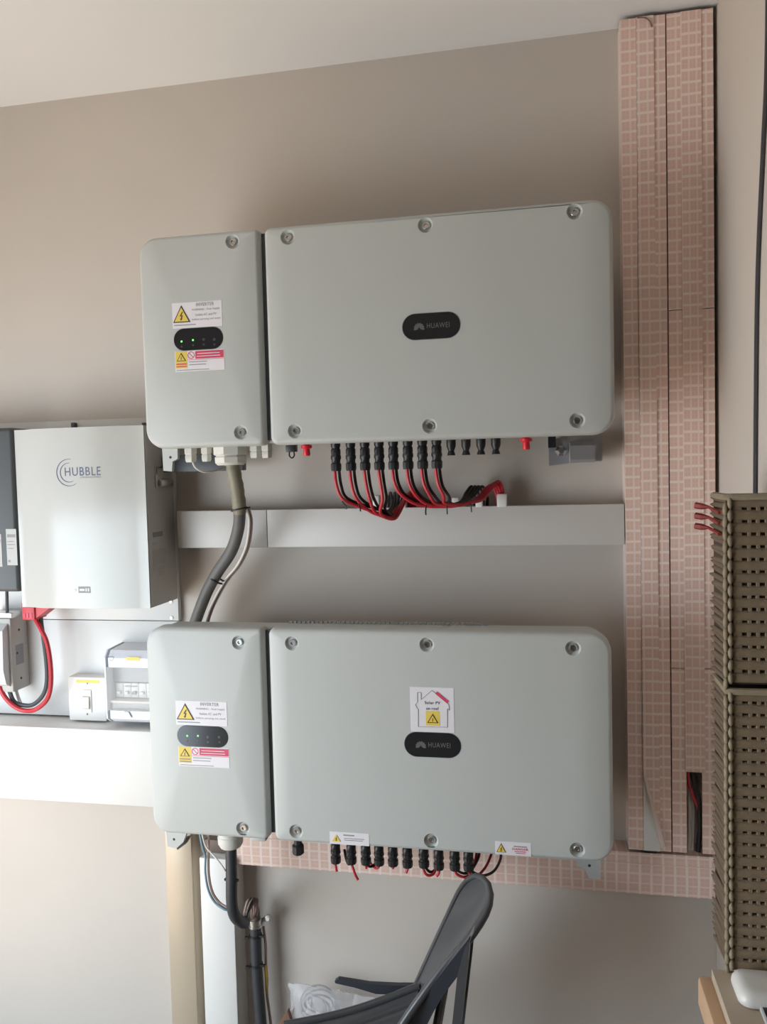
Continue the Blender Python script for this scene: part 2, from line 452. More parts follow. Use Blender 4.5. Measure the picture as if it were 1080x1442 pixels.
def inverter(kind, label):
    up = kind == 'up'
    if up: X0, X1, Z0, Z1 = -.901, .159, 1.671, 2.157
    else: X0, X1, Z0, Z1 = -.922, .147, .752, 1.252
    q = (lambda px, py, y=FY: at(px, py, y))
    t = thing('inverter', label, 'inverter', ((X0 + X1) / 2, -.15, Z0), 'wall-mounted solar inverters')
    gl = q(368, 470).x if up else q(374, 1030).x
    gr = q(375, 470).x if up else q(381, 1030).x
    s_l, s_m = pocket_positions(kind)
    pl = [(q(*p).x, q(*p).z) for p in s_l]; pm = [(q(*p).x, q(*p).z) for p in s_m]
    lp = [q(244, 462), q(315, 493)] if up else [q(249, 1021), q(322, 1054)]
    lz = (q(280, 477).z if up else q(285, 1037).z)
    pill_l = (lp[0].x, lp[1].x, lz - .0255, lz + .0255)
    bc = q(607, 459) if up else q(609, 1049)
    pill_m = (bc.x - .0635, bc.x + .0635, bc.z - .0285, bc.z + .0285)
    r = .044
    obj('chassis', cover(rrect(X0 + .006, X1 - .006, Z0 + .006, Z1 - .004, (r,) * 4), [], None, -.185, FY + .032), M['inv'], t)
    cl = obj('wiring_compartment_cover', cover(rrect(X0, gl, Z0, Z1, (r, .016, .010, r)), pl, pill_l, FY + .036, FY), M['inv'], t, 32, True)
    cm = obj('main_cover', cover(rrect(gr, X1, Z0, Z1, (.018, r, r, .016)), pm, pill_m, FY + .036, FY), M['inv'], t, 32, True)
    obj('gap_dark_strip', boxo(gl + .001, gr - .001, FY + .0325, FY + .040, Z0 + .03, Z1 - .02), M['slate'], t, 0)  # this strip and the next are added to darken the gap between the covers
    obj('cover_seam', boxo(gl - .001, gr + .001, FY + .020, FY + .0315, Z0 + .012, Z1 - .008), M['slate'], t, 0)
    for (x, z) in pl: inst('screw', SCREW, (x, FY + .0022, z), cl)
    for (x, z) in pm: inst('screw', SCREW, (x, FY + .0022, z), cm)
    # heat sink with fins behind the chassis
    bm = B(); box(bm, X0 + .11, X1 - .03, -.187, -.165, Z0 + .05, Z1 - .035)
    for k in range(46):
        x = X0 + .13 + (X1 - X0 - .18) * k / 45
        box(bm, x - .0015, x + .0015, -.165, -.05, Z0 + .05, Z1 - .05)
    obj('heat_sink', bm, M['inv_dark'], t, 0)
    bm = B()
    for k in range(44):
        x = gr + .03 + (X1 - gr - .30) * k / 43
        box(bm, x - .0035, x + .0035, -.193, -.185, Z1 - .012, Z1 + (-.008 if up else .0015))
    obj('vent_grille', bm, M['inv_dark'], t, 0)
    # black oval panel with indicator lights
    y = FY - .0012
    x0, x1, z0, z1 = pill_l
    o = rrect(x0 + .001, x1 - .001, z0 + .001, z1 - .001, (.0245,) * 4, 9)
    ind = obj('indicator_panel', prism_y(B(), o, y, FY + .004), M['black_gloss'], t)
    leds = [(256, 481), (272, 479), (287, 478), (302, 478)] if up else [(264, 1036), (279, 1036), (293, 1038), (309, 1038)]
    for i, p in enumerate(leds):
        c = q(*p)
        if i < 2: lathe_bm = lathe(B(), [(.0023, 0), (.0016, -.001), (.0002, -.0012)], (c.x, y, c.z), 'y', 10); obj('green_indicator_light', lathe_bm, M['led'], ind)
        else: obj('unlit_indicator', lathe(B(), [(.0034, 0), (.0002, -.0005)], (c.x, y, c.z), 'y', 10), M['led_off'], ind)
        obj('indicator_symbol', lathe(B(), [(.0026, 0), (.0002, -.0004)], (c.x, y, c.z - .0115), 'y', 6), M['led_off'], ind)
    # maker's badge
    x0, x1, z0, z1 = pill_m
    o = rrect(x0 + .001, x1 - .001, z0 + .001, z1 - .001, (.0272,) * 4, 9)
    bd = obj('badge', prism_y(B(), o, y, FY + .004), M['black_gloss'], t)
    obj('emblem', petals(B(), bc.x - .026, bc.z - .004, .0115, y - .0002), M['badge_print'], bd, 0)
    text('wordmark', 'HUAWEI', M['badge_print'], bd, y - .0004, bc.x - .009, bc.x + .040, bc.z - .005, bc.z + .006)
    # stickers on the left cover
    ys = FY - .0006
    def rect(a, b): A, C = q(*a), q(*b); return min(A.x, C.x), max(A.x, C.x), min(A.z, C.z), max(A.z, C.z)
    x0, x1, z0, z1 = pill_l
    w = x1 - x0
    sa = z1 + .0005; sb = z0 - .0005
    st = obj('inverter_warning_sticker', boxo(x0 - .001, x1 - .001, ys, FY, sa, sa + .058), M['sticker'], t, 0)
    hazard(st, x0 + w * .18, sa + .013, w * .35, .039, ys - .0002)
    text('printed_text', 'INVERTER', M['print_grey'], st, ys - .0004, x0 + w * .48, x0 + w * .84, sa + .0475, sa + .0550, bold=.012)
    text('printed_text', 'WARNING - Dual Supply', M['print_grey'], st, ys - .0004, x0 + w * .39, x0 + w * .95, sa + .0365, sa + .0425)
    text('printed_text', 'Isolate AC and PV', M['print_grey'], st, ys - .0004, x0 + w * .46, x0 + w * .88, sa + .0255, sa + .0315)
    text('printed_text', 'before carrying out work', M['print_grey'], st, ys - .0004, x0 + w * .39, x0 + w * .96, sa + .0145, sa + .0205)
    bars(st, [(x0 + w * .02, x0 + w * .46, sa + .006, sa + .0078)], ys - .0001, M['print_grey'])
    s2 = obj('prohibition_sticker', boxo(x0 + .002, x1 + .001, ys, FY, sb - .047, sb), M['sticker'], t, 0)
    yl = obj('yellow_field', boxo(x0 + .003, x0 + w * .265, ys - .0004, ys, sb - .039, sb - .001), M['yellow'], s2, 0)
    obj('warning_triangle_border', triangle(x0 + w * .145, sb - .023, w * .19, .019, ys - .0005), M['print_black'], s2, 0)
    obj('warning_triangle', triangle(x0 + w * .145, sb - .0217, w * .145, .0142, ys - .0010), M['yellow'], s2, 0)
    obj('lightning_bolt', bolt(B(), x0 + w * .145, sb - .0165, .009, ys - .0014), M['print_black'], s2, 0)
    bars(s2, [(x0 + .005, x0 + w * .25, sb - .031, sb - .0285), (x0 + .005, x0 + w * .25, sb - .0365, sb - .0345)], ys - .0005, M['print_red' if up else 'print_grey'])
    # no-entry ring
    cx, cz = x0 + w * .345, sb - .0105
    bm = B()
    R1 = [(cx + .0085 * math.cos(a * math.pi / 12), cz + .0085 * math.sin(a * math.pi / 12)) for a in range(24)]
    R2 = [(cx + .0068 * math.cos(a * math.pi / 12), cz + .0068 * math.sin(a * math.pi / 12)) for a in range(24)]
    va = [bm.verts.new((a, ys - .0004, b)) for a, b in R1]; vb = [bm.verts.new((a, ys - .0004, b)) for a, b in R2]
    for k in range(24): bm.faces.new((va[k], va[(k + 1) % 24], vb[(k + 1) % 24], vb[k]))
    prism_y(bm, [(cx - .0062, cz + .0052), (cx - .0052, cz + .0062), (cx + .0062, cz - .0052), (cx + .0052, cz - .0062)], ys, ys - .0004)
    obj('prohibition_ring', bm, M['print_red'], s2, 0)
    obj('red_field', boxo(x0 + w * .43, x1 - .0005, ys - .0004, ys, sb - .019, sb - .002), M['print_red'], s2, 0)
    bars(s2, [(x0 + w * .47, x1 - w * .08, sb - .0085, sb - .007), (x0 + w * .46, x1 - w * .07, sb - .0145, sb - .013)], ys - .0005, M['sticker'])
    bars(s2, [(x0 + w * .30, x0 + w * .66, sb - .0265, sb - .0250), (x0 + w * .30, x0 + w * .64, sb - .0330, sb - .0315), (x0 + w * .04, x0 + w * .70, sb - .0445, sb - .0432)], ys - .0001, M['print_grey'])
    bars(s2, [(x0 + w * .28, x1, sb - .0212, sb - .0205)], ys - .0001, M['print_red'])
    return t, (X0, X1, Z0, Z1)

inv_u, (ux0, ux1, uz0, uz1) = inverter('up', 'grey two-part inverter mounted higher, just above the white horizontal trunking')
inv_l, (lx0, lx1, lz0, lz1) = inverter('lo', 'grey two-part inverter mounted lower, with the house-shaped sticker on its cover')

# lower inverter: house sticker and two small labels
q = lambda px, py: at(px, py, FY)
a, b = q(577, 967), q(640, 1032)
ys = FY - .0006
hs = obj('solar_roof_sticker', boxo(a.x, b.x, ys, FY, b.z, a.z), M['sticker'], inv_l, 0)
def hp(px, py): p = q(px, py); return (p.x, 0, p.z)
outline = [(588, 998), (585, 992), (588, 988), (588, 975), (593, 975), (593, 985), (608, 972), (613, 976), (632, 992), (633, 1000), (630, 998), (630, 1024), (589, 1023), (589, 998)]
pts = [q(*p) for p in outline]; pts = [Vector((p.x, ys - .0004, p.z)) for p in pts]
bm = B()
for s, e in zip(pts, pts[1:]): tube(bm, [s, e], .0009, 4, 1, False, .4)
obj('house_outline', bm, M['print_grey'], hs, 0)
bm = B(); s, e = q(614, 975), q(631, 989)
d = Vector((e.x - s.x, 0, e.z - s.z)).normalized(); nn = Vector((-d.z, 0, d.x)) * .0032
prism_y(bm, [((p + k * nn).x, (p + k * nn).z) for p, k in ((s, 1), (e, 1), (e, -1), (s, -1))], ys - .0006, ys - .0010)
obj('roof_panel_print', bm, M['print_red'], hs, 0)
A, C = q(598, 987), q(620, 992)
text('printed_text', 'Solar PV', M['print_black'], hs, ys - .0005, A.x, C.x, C.z, A.z, bold=.01)
A, C = q(600, 995), q(618, 1000)
text('printed_text', 'on roof', M['print_black'], hs, ys - .0005, A.x, C.x, C.z, A.z, bold=.01)
A, C = q(599.5, 1001), q(619.5, 1022)
obj('yellow_field', boxo(A.x, C.x, ys - .0004, ys, C.z, A.z, .0), M['yellow'], hs, 0)
cx = (A.x + C.x) / 2
obj('warning_triangle_border', triangle(cx, C.z + .006, .025, .021, ys - .0005), M['print_black'], hs, 0)
obj('warning_triangle', triangle(cx, C.z + .0078, .0185, .0155, ys - .0010), M['yellow'], hs, 0)
obj('lightning_bolt', bolt(B(), cx, C.z + .0135, .009, ys - .0014), M['print_black'], hs, 0)
for nm, pa, pb, kind in (('caution_label', (464, 1169.5), (520, 1191.5), 0), ('danger_label', (697, 1183), (748, 1206), 1)):
    a, b = q(*pa), q(*pb)
    ztop = q(pa[0], pa[1] + 1).z; zb = b.z
    lb = obj(nm, boxo(a.x, b.x, ys, FY, zb, ztop), M['sticker'], inv_l, 0)
    w, h = b.x - a.x, ztop - zb
    hazard(lb, a.x + w * .17, zb + h * .18, w * .27, h * .68, ys - .0002, kind == 1)
    if kind == 0:
        bars(lb, [(a.x + w * .35, a.x + w * .63, ztop - h * .28, ztop - h * .18)], ys - .0001, M['print_grey'])
        bars(lb, [(a.x + w * .37, a.x + w * .88, ztop - h * .50, ztop - h * .47), (a.x + w * .37, a.x + w * .84, ztop - h * .64, ztop - h * .61)], ys - .0001, M['led_off'])
    else:
        bars(lb, [(a.x + w * .52, a.x + w * .88, ztop - h * .36, ztop - h * .28)], ys - .0001, M['print_grey'])
        text('printed_text', 'DANGER', M['print_red'], lb, ys - .0004, a.x + w * .48, a.x + w * .92, ztop - h * .60, ztop - h * .42, bold=.02)
        bars(lb, [(a.x + w * .54, a.x + w * .86, ztop - h * .72, ztop - h * .67), (a.x + w * .58, a.x + w * .84, ztop - h * .84, ztop - h * .79)], ys - .0001, M['print_red'])

# fittings beneath the inverters -------------------------------------------------
PY = -.215
def hexg(bm, x, y, z0, z1, r, seg=6):                       # a cable gland: hexagonal nut and domed collar
    lathe(bm, [(r * .78, z0), (r * .92, z0 + (z1 - z0) * .10), (r * .94, z0 + (z1 - z0) * .34), (r * .86, z0 + (z1 - z0) * .38), (r * .86, z0 + (z1 - z0) * .42), (r, z0 + (z1 - z0) * .46), (r, z0 + (z1 - z0) * .84), (r * .86, z0 + (z1 - z0) * .88), (r * .86, z1)], (x, y, 0), 'z', seg)
    return bm
def gland(inv, px, pyb, ztop, rpx, y=PY, name='cable_gland', seg=10, m=None):
    p = at(px, pyb, y); r = rpx / F * (CAM_D + y) * .98
    return obj(name, hexg(B(), p.x, y, p.z, ztop, r, seg), m or M['gland'], inv, 35), p

gland(inv_u, 269, 651, uz0 + .012, 10, seg=6)
gland(inv_u, 291, 650, uz0 + .012, 8.5, seg=6)
_, gu = gland(inv_u, 325, 655, uz0 + .012, 27, seg=8)
gland(inv_u, 360, 645, uz0 + .012, 9.5, seg=6)
gland(inv_u, 376, 645, uz0 + .012, 8.5, seg=6)
_, glo = gland(inv_l, 325, 1191, lz0 + .03, 21, seg=14)
# hook, red stoppers, black stopper
p = at(411, 645, PY)
bm = B(); box(bm, p.x - .012, p.x + .012, PY - .01, PY + .01, p.z + .014, uz0 + .012, .002)
tube(bm, [p + Vector((-.005, 0, .016)), p + Vector((-.006, 0, .006)), p + Vector((0, 0, 0)), p + Vector((.006, 0, .006)), p + Vector((.005, 0, .016))], .0018, 6, 5)
obj('hook', bm, M['black'], inv_u)
for px, py in ((432, 642), (741, 633)):
    p = at(px, py, PY)
    bm = B(); lathe(bm, [(.007, p.z), (.0085, p.z + .004), (.0075, p.z + .016), (.013, p.z + .018), (.013, p.z + .024), (.008, p.z + .026), (.008, uz0 + .012)], (p.x, PY, 0), 'z', 12)
    obj('red_stopper', bm, M['red_cap'], inv_u)
p = at(420, 1203, PY)
obj('black_stopper', lathe(B(), [(.010, p.z), (.0145, p.z + .004), (.0145, p.z + .022), (.010, p.z + .026), (.010, lz0 + .02)], (p.x, PY, 0), 'z', 8), M['rubber'], inv_l)
obj('cover_lip', boxo(at(356, 1185, -.25).x, at(378, 1185, -.25).x, -.268, -.245, lz0 - .008, lz0 + .014, .006), M['inv'], inv_l)

# mounting brackets
def bracket(inv, pts, y, thick, m=None):
    bm = B(); P = [at(px, py, y) for px, py in pts]
    prism_y(bm, [(p.x, p.z) for p in P], y, y + thick)
    return obj('mounting_bracket', bm, m or M['alu'], inv, 0)
b1 = bracket(inv_u, [(228, 628), (250, 628), (250, 646), (243, 650), (242, 664), (230, 663)], -.185, .012, M['inv'])
c = at(240, 644, -.185); obj('bolt_hole', lathe(B(), [(.0035, 0), (.0001, -.0004)], (c.x, -.185, c.z), 'y', 10), M['print_black'], b1)
bracket(inv_u, [(773, 618), (848, 612), (848, 649), (820, 650), (773, 656)], -.035, .012)
P = at(815, 640, -.10)
bm = B(); prism_x(bm, [(-.12, P.z + .02), (-.10, P.z + .03), (-.04, P.z + .03), (-.04, P.z - .018), (-.115, P.z - .018), (-.12, P.z - .012)], P.x - .02, P.x + .035)
obj('bracket_foot', bm, M['alu'], inv_u, 0)
P2 = at(790, 637, -.045)
obj('bracket_bolt', lathe(B(), [(.014, .010), (.014, .004), (.009, .0), (.007, -.012), (.0001, -.012)], (P2.x, -.047, P2.z + .004), 'y', 6), M['steel'], inv_u)
obj('bracket_dark_plate', boxo(P2.x - .030, P2.x - .012, -.06, -.036, P2.z + .012, P2.z + .04), M['black'], inv_u, 0)  # black plate beside the bracket bolt
box_r = at(262, 650, -.06)
obj('rear_rail', boxo(at(232, 655, -.07).x, at(345, 655, -.07).x, -.085, -.06, at(280, 664, -.07).z, at(280, 640, -.07).z, .002), M['slate'], inv_u)
b1 = bracket(inv_l, [(234, 1172), (263, 1172), (258, 1186), (248, 1195), (236, 1192)], -.185, .012, M['inv'])
c = at(245, 1182, -.185); obj('bolt_hole', lathe(B(), [(.0035, 0), (.0001, -.0004)], (c.x, -.185, c.z), 'y', 10), M['print_black'], b1)
bracket(inv_l, [(252, 1182), (268, 1178), (262, 1188), (250, 1197), (247, 1192)], -.16, .01, M['black'])
b1 = bracket(inv_l, [(812, 1210), (846, 1210), (846, 1238), (830, 1237), (824, 1225), (812, 1218)], -.185, .012, M['inv'])
c = at(830, 1219, -.185); obj('bolt_hole', lathe(B(), [(.0035, 0), (.0001, -.0004)], (c.x, -.185, c.z), 'y', 10), M['print_black'], b1)

# ------------------------------------------------------------------ sockets and solar leads
def socket_mesh(short):
    bm = B()
    if short: prof = [(.0050, -.030), (.0095, -.030), (.0085, -.026), (.0065, -.020), (.0105, -.010), (.0110, .012)]
    else: prof = [(.0050, -.026), (.0105, -.026), (.0115, -.020), (.0115, -.012), (.0095, -.008), (.0115, -.003), (.0115, .014)]
    lathe(bm, prof, (0, 0, 0), 'z', 10)
    return mesh_of(bm, 'socket', M['black'], 35)
SOCK, SOCK_S = socket_mesh(False), socket_mesh(True)
def plug_mesh(l):
    bm = B()
    lathe(bm, [(.006, -l), (.0115, -l), (.0125, -l * .82), (.0125, -l * .55), (.0105, -l * .48), (.0105, -l * .30), (.0125, -l * .2), (.0120, 0)], (0, 0, 0), 'z', 10)
    return mesh_of(bm, 'plug', M['black'], 35)
PLUG = plug_mesh(.036); PLUG_L = plug_mesh(.030)

ord_ = ['first', 'second', 'third', 'fourth', 'fifth', 'sixth', 'seventh', 'eighth', 'ninth', 'tenth']
ux = [472.5, 493.5, 513.5, 533.5, 553.5, 574, 594.5, 614.5]
utop = [627, 626.5, 626, 625, 624.5, 624, 623, 622]
for i, px in enumerate(ux):
    p = at(px, utop[i] + 1, PY); z = uz0 - .002
    inst('socket', SOCK, (p.x, PY, z), inv_u)
    t = thing('solar_lead', '%s wired plug from the left under the higher inverter, with red wire' % ord_[i], 'cable', (p.x, PY, z - .058), 'solar leads under the higher inverter')
    inst('plug', PLUG, (p.x, PY, z - .0245), t)
    zb = z - .058; xw = p.x
    def P_(a, b, y): return at(a, b, y)
    y0 = PY
    if i < 4:
        k = i
        red = [Vector((xw - .004, y0, zb + .01)), P_(px + 1 + k * .5, 682, -.215), P_(px + 11 - k * 2, 703, -.21), P_(515 + k * 7, 719 + (1.5 * k) - (2 if k == 0 else 0), -.185), P_(540 + k * 5, 724 + k * 2.2, -.16), P_(558 + k * 3, 716 - k, -.12), P_(568 + k * 3, 702 - k * 3, -.07), P_(572 + 4 * k, 700, -.035), P_(572 + 4 * k, 714, -.03)]
        blk = [Vector((xw + .005, y0 + .003, zb + .01)), P_(px + 8, 684, -.205), P_(px + 17 - k * 2, 702, -.2), P_(521 + k * 7, 714 + k, -.175), P_(545 + k * 3, 720 + k * 2, -.15), P_(552 + 4 * k, 708, -.10), P_(550 + 6 * k, 694, -.06), P_(548 + 7 * k, 702, -.035), P_(548 + 7 * k, 716, -.03)]
    else:
        k = i - 4
        red = [Vector((xw - .004, y0, zb + .01)), P_(px + 2, 680, -.215), P_(px + 13 - k, 698, -.205), P_(590 + k * 12, 711 - k, -.185), P_(622 + k * 8, 713.5 - k * .8, -.165), P_(650 + k * 4, 711 - k, -.14), P_(672 + k * 3, 702, -.10), P_(684 + k * 5, 688 - k * 3, -.07), P_(694 + k * 4, 684, -.045), P_(700 + k * 3, 700, -.035), P_(700 + k * 3, 712, -.03)]
        blk = [Vector((xw + .004, y0 + .003, zb + .01)), P_(px + 8, 682, -.205), P_(px + 21 - k, 700, -.195), P_(600 + k * 11, 708, -.175), P_(628 + k * 7, 711, -.155), P_(648 + 3 * k, 707, -.12), P_(656 + 4 * k, 694 + k, -.08), P_(664 + 5 * k, 685, -.05), P_(668 + 6 * k, 698, -.035), P_(668 + 6 * k, 712, -.03)]
    obj('red_wire', tube(B(), red, .0040, 8, 6), M['red'], t)
    obj('dark_wire', tube(B(), blk, .0036, 8, 6), M['wire_black'], t)
for px, py in ((635, 622), (656, 621), (677, 620.5), (698, 620)):
    p = at(px, py, PY); inst('capped_socket', SOCK_S, (p.x, PY, uz0 - .004), inv_u)
# small white saddles and cable ties on the bundle
for j, (px, py) in enumerate(((531, 703), (568, 706), (642, 706), (675, 706), (707, 703))):
    p = at(px, py, -.045)
    s = 7 if px == 707 else 5
    w = s / F * CAM_D
    o = obj('cable_saddle', boxo(p.x - w * .95, p.x + w * .95, -.062, -.03, 1.512, p.z + w * 1.1, .003), M['white'])
    tag(o, 'small white saddle on top of the white trunking, %s of five from the left' % ord_[j], 'cable saddle', 'white saddles on the trunking top')
ties = [((483, 706), (488, 712), -.205), ((601, 711), (600, 720), -.19), ((630, 709), (630, 719), -.17), ((663, 707), (664, 716), -.135), ((505, 708), (508, 715), -.20)]
for j, (a, b, y) in enumerate(ties):
    A, C = at(*a, y), at(*b, y)
    o = obj('cable_tie', tube(B(), [A + Vector((0, -.006, 0)), (A + C) / 2 + Vector((0, -.009, 0)), C + Vector((0, -.007, 0)), C + Vector((0, -.004, -.008))], .0017, 6, 3), M['black'])
    tag(o, 'thin black cable tie on the red wires above the white trunking, %s from the left' % ['first', 'third', 'fourth', 'fifth', 'second'][j], 'cable tie', 'cable ties on the red wires')

lxp = [473, 495, 515.5, 534, 553.5, 574, 597, 618, 640.5, 660]
lyb = [1215, 1216, 1217, 1218, 1219, 1221, 1221, 1224, 1225, 1226]
for i, px in enumerate(lxp):
    p = at(px, lyb[i], PY)
    inst('socket', SOCK, (p.x, PY, p.z + .055), inv_l)
    t = thing('solar_lead', '%s black plug from the left under the lower inverter, with red wire' % ord_[i], 'cable', (p.x, PY, p.z), 'solar leads under the lower inverter')
    inst('plug', PLUG_L, (p.x, PY, p.z + .031), t)
    z0 = p.z + .006
    def W(*pp): return [Vector((p.x - .003, PY, z0))] + [at(a, b, y) for a, b, y in pp]
    back = [(px + 8, lyb[i] + 6, -.18), (px + 14, lyb[i] - 5, -.15), (px + 15, lyb[i] - 30, -.13)]
    reds = {0: [(px, 1221, PY), (px + 1, 1227, PY)], 1: [(px + 2, 1222, PY), (px + 5, 1231, PY), (px + 9, 1239, PY)],
            2: [(px, 1220, PY), (px, 1223, PY)], 3: [(px - 1, 1221, -.21), (px - 6, 1222, -.2), (px - 14, 1212, -.18), (px - 18, 1190, -.16)],
            4: [(px, 1221, PY), (px - 1, 1223, PY)], 5: [(px, 1222, PY), (px - 2, 1229, PY)],
            6: [(px, 1226, -.215), (px + 4, 1232, -.215), (px + 11, 1232, -.21), (px + 16, 1225, -.2), (px + 18, 1205, -.18)],
            7: [(px, 1228, PY), (px - 3, 1234, PY)],
            8: [(px, 1226, -.215), (px + 4, 1232, -.215), (px + 14, 1235, -.21), (px + 22, 1229, -.19), (px + 29, 1210, -.17), (px + 31, 1195, -.16)],
            9: [(px + 1, 1230, -.215), (px + 5, 1235, -.215), (px + 14, 1232, -.2), (px + 25, 1219, -.18), (px + 33, 1200, -.16)]}
    blks = {1: [(px - 4, 1217, -.22), (px - 8, 1208, -.21), (px - 10, 1196, -.2)],
            2: [(px + 3, 1219, -.205), (px + 8, 1220, -.2), (px + 14, 1214, -.19), (px + 16, 1200, -.18)],
            6: [(px + 4, 1224, -.205), (px + 10, 1228, -.2), (px + 17, 1222, -.19), (px + 19, 1205, -.18)],
            8: [(px + 4, 1226, -.205), (px + 14, 1230, -.2), (px + 24, 1224, -.19), (px + 33, 1208, -.17), (px + 35, 1195, -.16)],
            9: [(px + 6, 1228, -.205), (px + 20, 1233, -.195), (px + 35, 1227, -.18), (px + 44, 1212, -.17), (px + 46, 1196, -.16)]}
    obj('red_wire', tube(B(), W(*reds[i]), .0032, 8, 5), M['red'], t)
    if i in blks: obj('dark_wire', tube(B(), [v + Vector((.005, .003, 0)) if n == 0 else v for n, v in enumerate(W(*blks[i]))], .0032, 8, 5), M['wire_black'], t)

# ------------------------------------------------------------------ supply cables
t = thing('armoured_cable', 'thick grey cable curving from the higher inverter down behind the lower one', 'cable', at(272, 876, -.10))
path = [(326, 648, -.215), (329, 662, -.215), (334, 690, -.20), (337, 715, -.185), (336, 742, -.165), (326, 775, -.145), (306, 806, -.125), (292, 832, -.11), (280, 862, -.10), (270, 892, -.095), (258, 940, -.09)]
P = [at(*p) for p in path]
obj('outer_sheath', tube(B(), P, .0150, 12, 8), M['conduit_grey'], t)
tp = smooth_path(P, 8)[2:27]
obj('taped_section', tube(B(), tp, lambda s: .0168 + .0012 * math.sin(s * 34) * math.sin(s * 11), 12, 1, False), M['tape'], t)
wp = [(347, 716, -.175), (351, 735, -.165), (347, 768, -.15), (335, 795, -.135), (318, 816, -.12), (304, 840, -.11), (294, 862, -.10), (288, 885, -.095), (284, 920, -.09)]
t = thing('earth_wire', 'pair of thin pale wires strapped along the thick grey cable', 'wire', at(288, 885, -.095))
obj('wire', tube(B(), [at(a, b, c - .006) for a, b, c in wp], .0032, 8, 6), M['wire_white'], t)
obj('wire', tube(B(), [at(a + 3.5, b, c) for a, b, c in wp], .0030, 8, 6), M['wire_brown'], t)
for lab, cpt, r, tail in (('black cable tie around the taped grey cable at the white trunking', (337, 717, -.183), .0186, (352, 714, -.185)), ('black cable tie around the grey cable below the white trunking', (306, 817, -.117), .0195, (316, 818, -.135))):
    c = at(*cpt); bm = B()
    ring = [c + Vector((r * math.cos(a), r * math.sin(a), .004 * math.cos(a))) for a in [2 * math.pi * k / 16 for k in range(17)]]
    if cpt[1] > 800: ring = [c + Vector((r * math.cos(a) * .9, r * math.sin(a), -.009 * math.cos(a))) for a in [2 * math.pi * k / 16 for k in range(17)]]
    tube(bm, ring, .0024, 6, 1, False)
    e = at(*tail); tube(bm, [c + Vector((r, -.004, 0)), (c + e) / 2 + Vector((.008, -.01, 0)), e], .0016, 6, 3)
    tag(obj('cable_tie', bm, M['black']), lab, 'cable tie')
bm = tube(B(), [at(271, 650, -.2), at(275, 658, -.2), at(285, 664, -.19), at(298, 664, -.17), at(312, 660, -.14), at(322, 652, -.12), at(326, 640, -.12)], .0024, 8, 6)
tag(obj('data_wire', bm, M['wire_white']), 'thin white wire looping from the small gland under the higher inverter', 'wire')

# lower conduit with its bend
t = thing('black_conduit', 'smooth black conduit dropping from the lower inverter and bending to the wall', 'conduit', at(335, 1300, -.17))
P = [at(325, 1190, PY), at(325.5, 1210, PY), at(326, 1240, PY), at(326, 1262, -.213), at(327.5, 1280, -.208), at(332, 1292, -.195), at(339, 1298, -.172), at(345, 1299, -.15)]
obj('outer_sheath', tube(B(), P, .0140, 14, 8), M['conduit_black'], t)
for sx in (-1, 1):
    c = at(326, 1239, PY); bm = lathe(B(), [(.0035, 0), (.004, .004 * sx), (.002, .006 * sx)], (c.x + sx * .0125, PY, c.z), 'x', 8); obj('lug', bm, M['rubber'], t)
t = thing('vertical_conduit', 'black vertical conduit with a metal clamp beside the white vertical trunking', 'conduit', (at(363, 1300, -.06).x, -.06, 0))
cx = at(361, 1350, -.06).x
zc = at(361, 1298, -.06).z
obj('outer_sheath', tube(B(), [Vector((cx + .012, -.055, 0)), Vector((cx + .006, -.058, .15)), Vector((cx, -.06, .3)), Vector((cx, -.06, zc))], .0150, 14, 6), M['conduit_black'], t)
bm = B(); lathe(bm, [(.0165, -.014), (.0185, -.012), (.0185, -.006), (.0168, -.005), (.0168, -.002), (.0185, -.001), (.0185, .006), (.0165, .008)], (cx, -.06, zc), 'z', 16)
obj('pipe_clamp', bm, M['steel'], t)
s = at(378, 1292, -.05)
obj('clamp_screw', tube(B(), [Vector((cx + .012, -.06, zc - .004)), Vector((cx + .022, -.055, zc + .004)), Vector((s.x, -.05, s.z))], .0065, 8, 4), M['steel'], t)
obj('clamp_knob', lathe(B(), [(.006, .012), (.0085, .008), (.0085, 0), (.005, -.004)], (s.x, -.055, s.z), 'y', 10), M['gland'], t)
obj('cable_core', tube(B(), [Vector((cx, -.06, zc)), Vector((cx + .001, -.062, zc + .03)), Vector((cx - .004, -.07, zc + .052))], .0125, 12, 5), M['wire_dkbrown'], t)
for k in range(11):
    o = random.uniform(-.007, .007)
    a = at(344 + random.uniform(-3, 3), 1295 + random.uniform(-4, 3), -.145)
    m1 = at(344.5 + k * .9, 1282 - k * .5, -.13 + o); m2 = at(349 + k * 1.3, 1268 - (k % 4), -.105 + o); e = Vector((cx + o, -.065 + o, zc + .012))
    obj('loose_wire', tube(B(), [a, m1, m2, (m2 + e) / 2 + Vector((.010 - .004 * (k % 4), -.006, .006)), e], .0030, 6, 5), M[('wire_dkbrown', 'wire_brown', 'wire_dkbrown', 'black')[k % 4]], t)
for py in (1317, 1358):
    z = at(361, py, -.06).z; bm = B()
    lathe(bm, [(.0158, -.003), (.0170, -.003), (.0170, .003), (.0158, .003)], (cx, -.06, z), 'z', 16)
    box(bm, cx - .024, cx - .014, -.078, -.072, z - .003, z + .003); box(bm, cx + .012, cx + .026, -.07, -.064, z + .001, z + .006)
    obj('cable_tie', bm, M['black'], t)
bm = tube(B(), [at(371, 1305, -.045), at(374, 1330, -.045), at(374.5, 1355, -.045), at(376, 1380, -.045), at(376, 1400, -.045), Vector((cx + .028, -.04, .12)), Vector((cx + .03, -.04, .002))], .0038, 8, 6)
t2 = thing('side_wire', 'thin pinkish wire with a yellow section running down beside the vertical black conduit', 'wire', (cx + .03, -.04, 0))
obj('wire', bm, M['wire_brown'], t2)
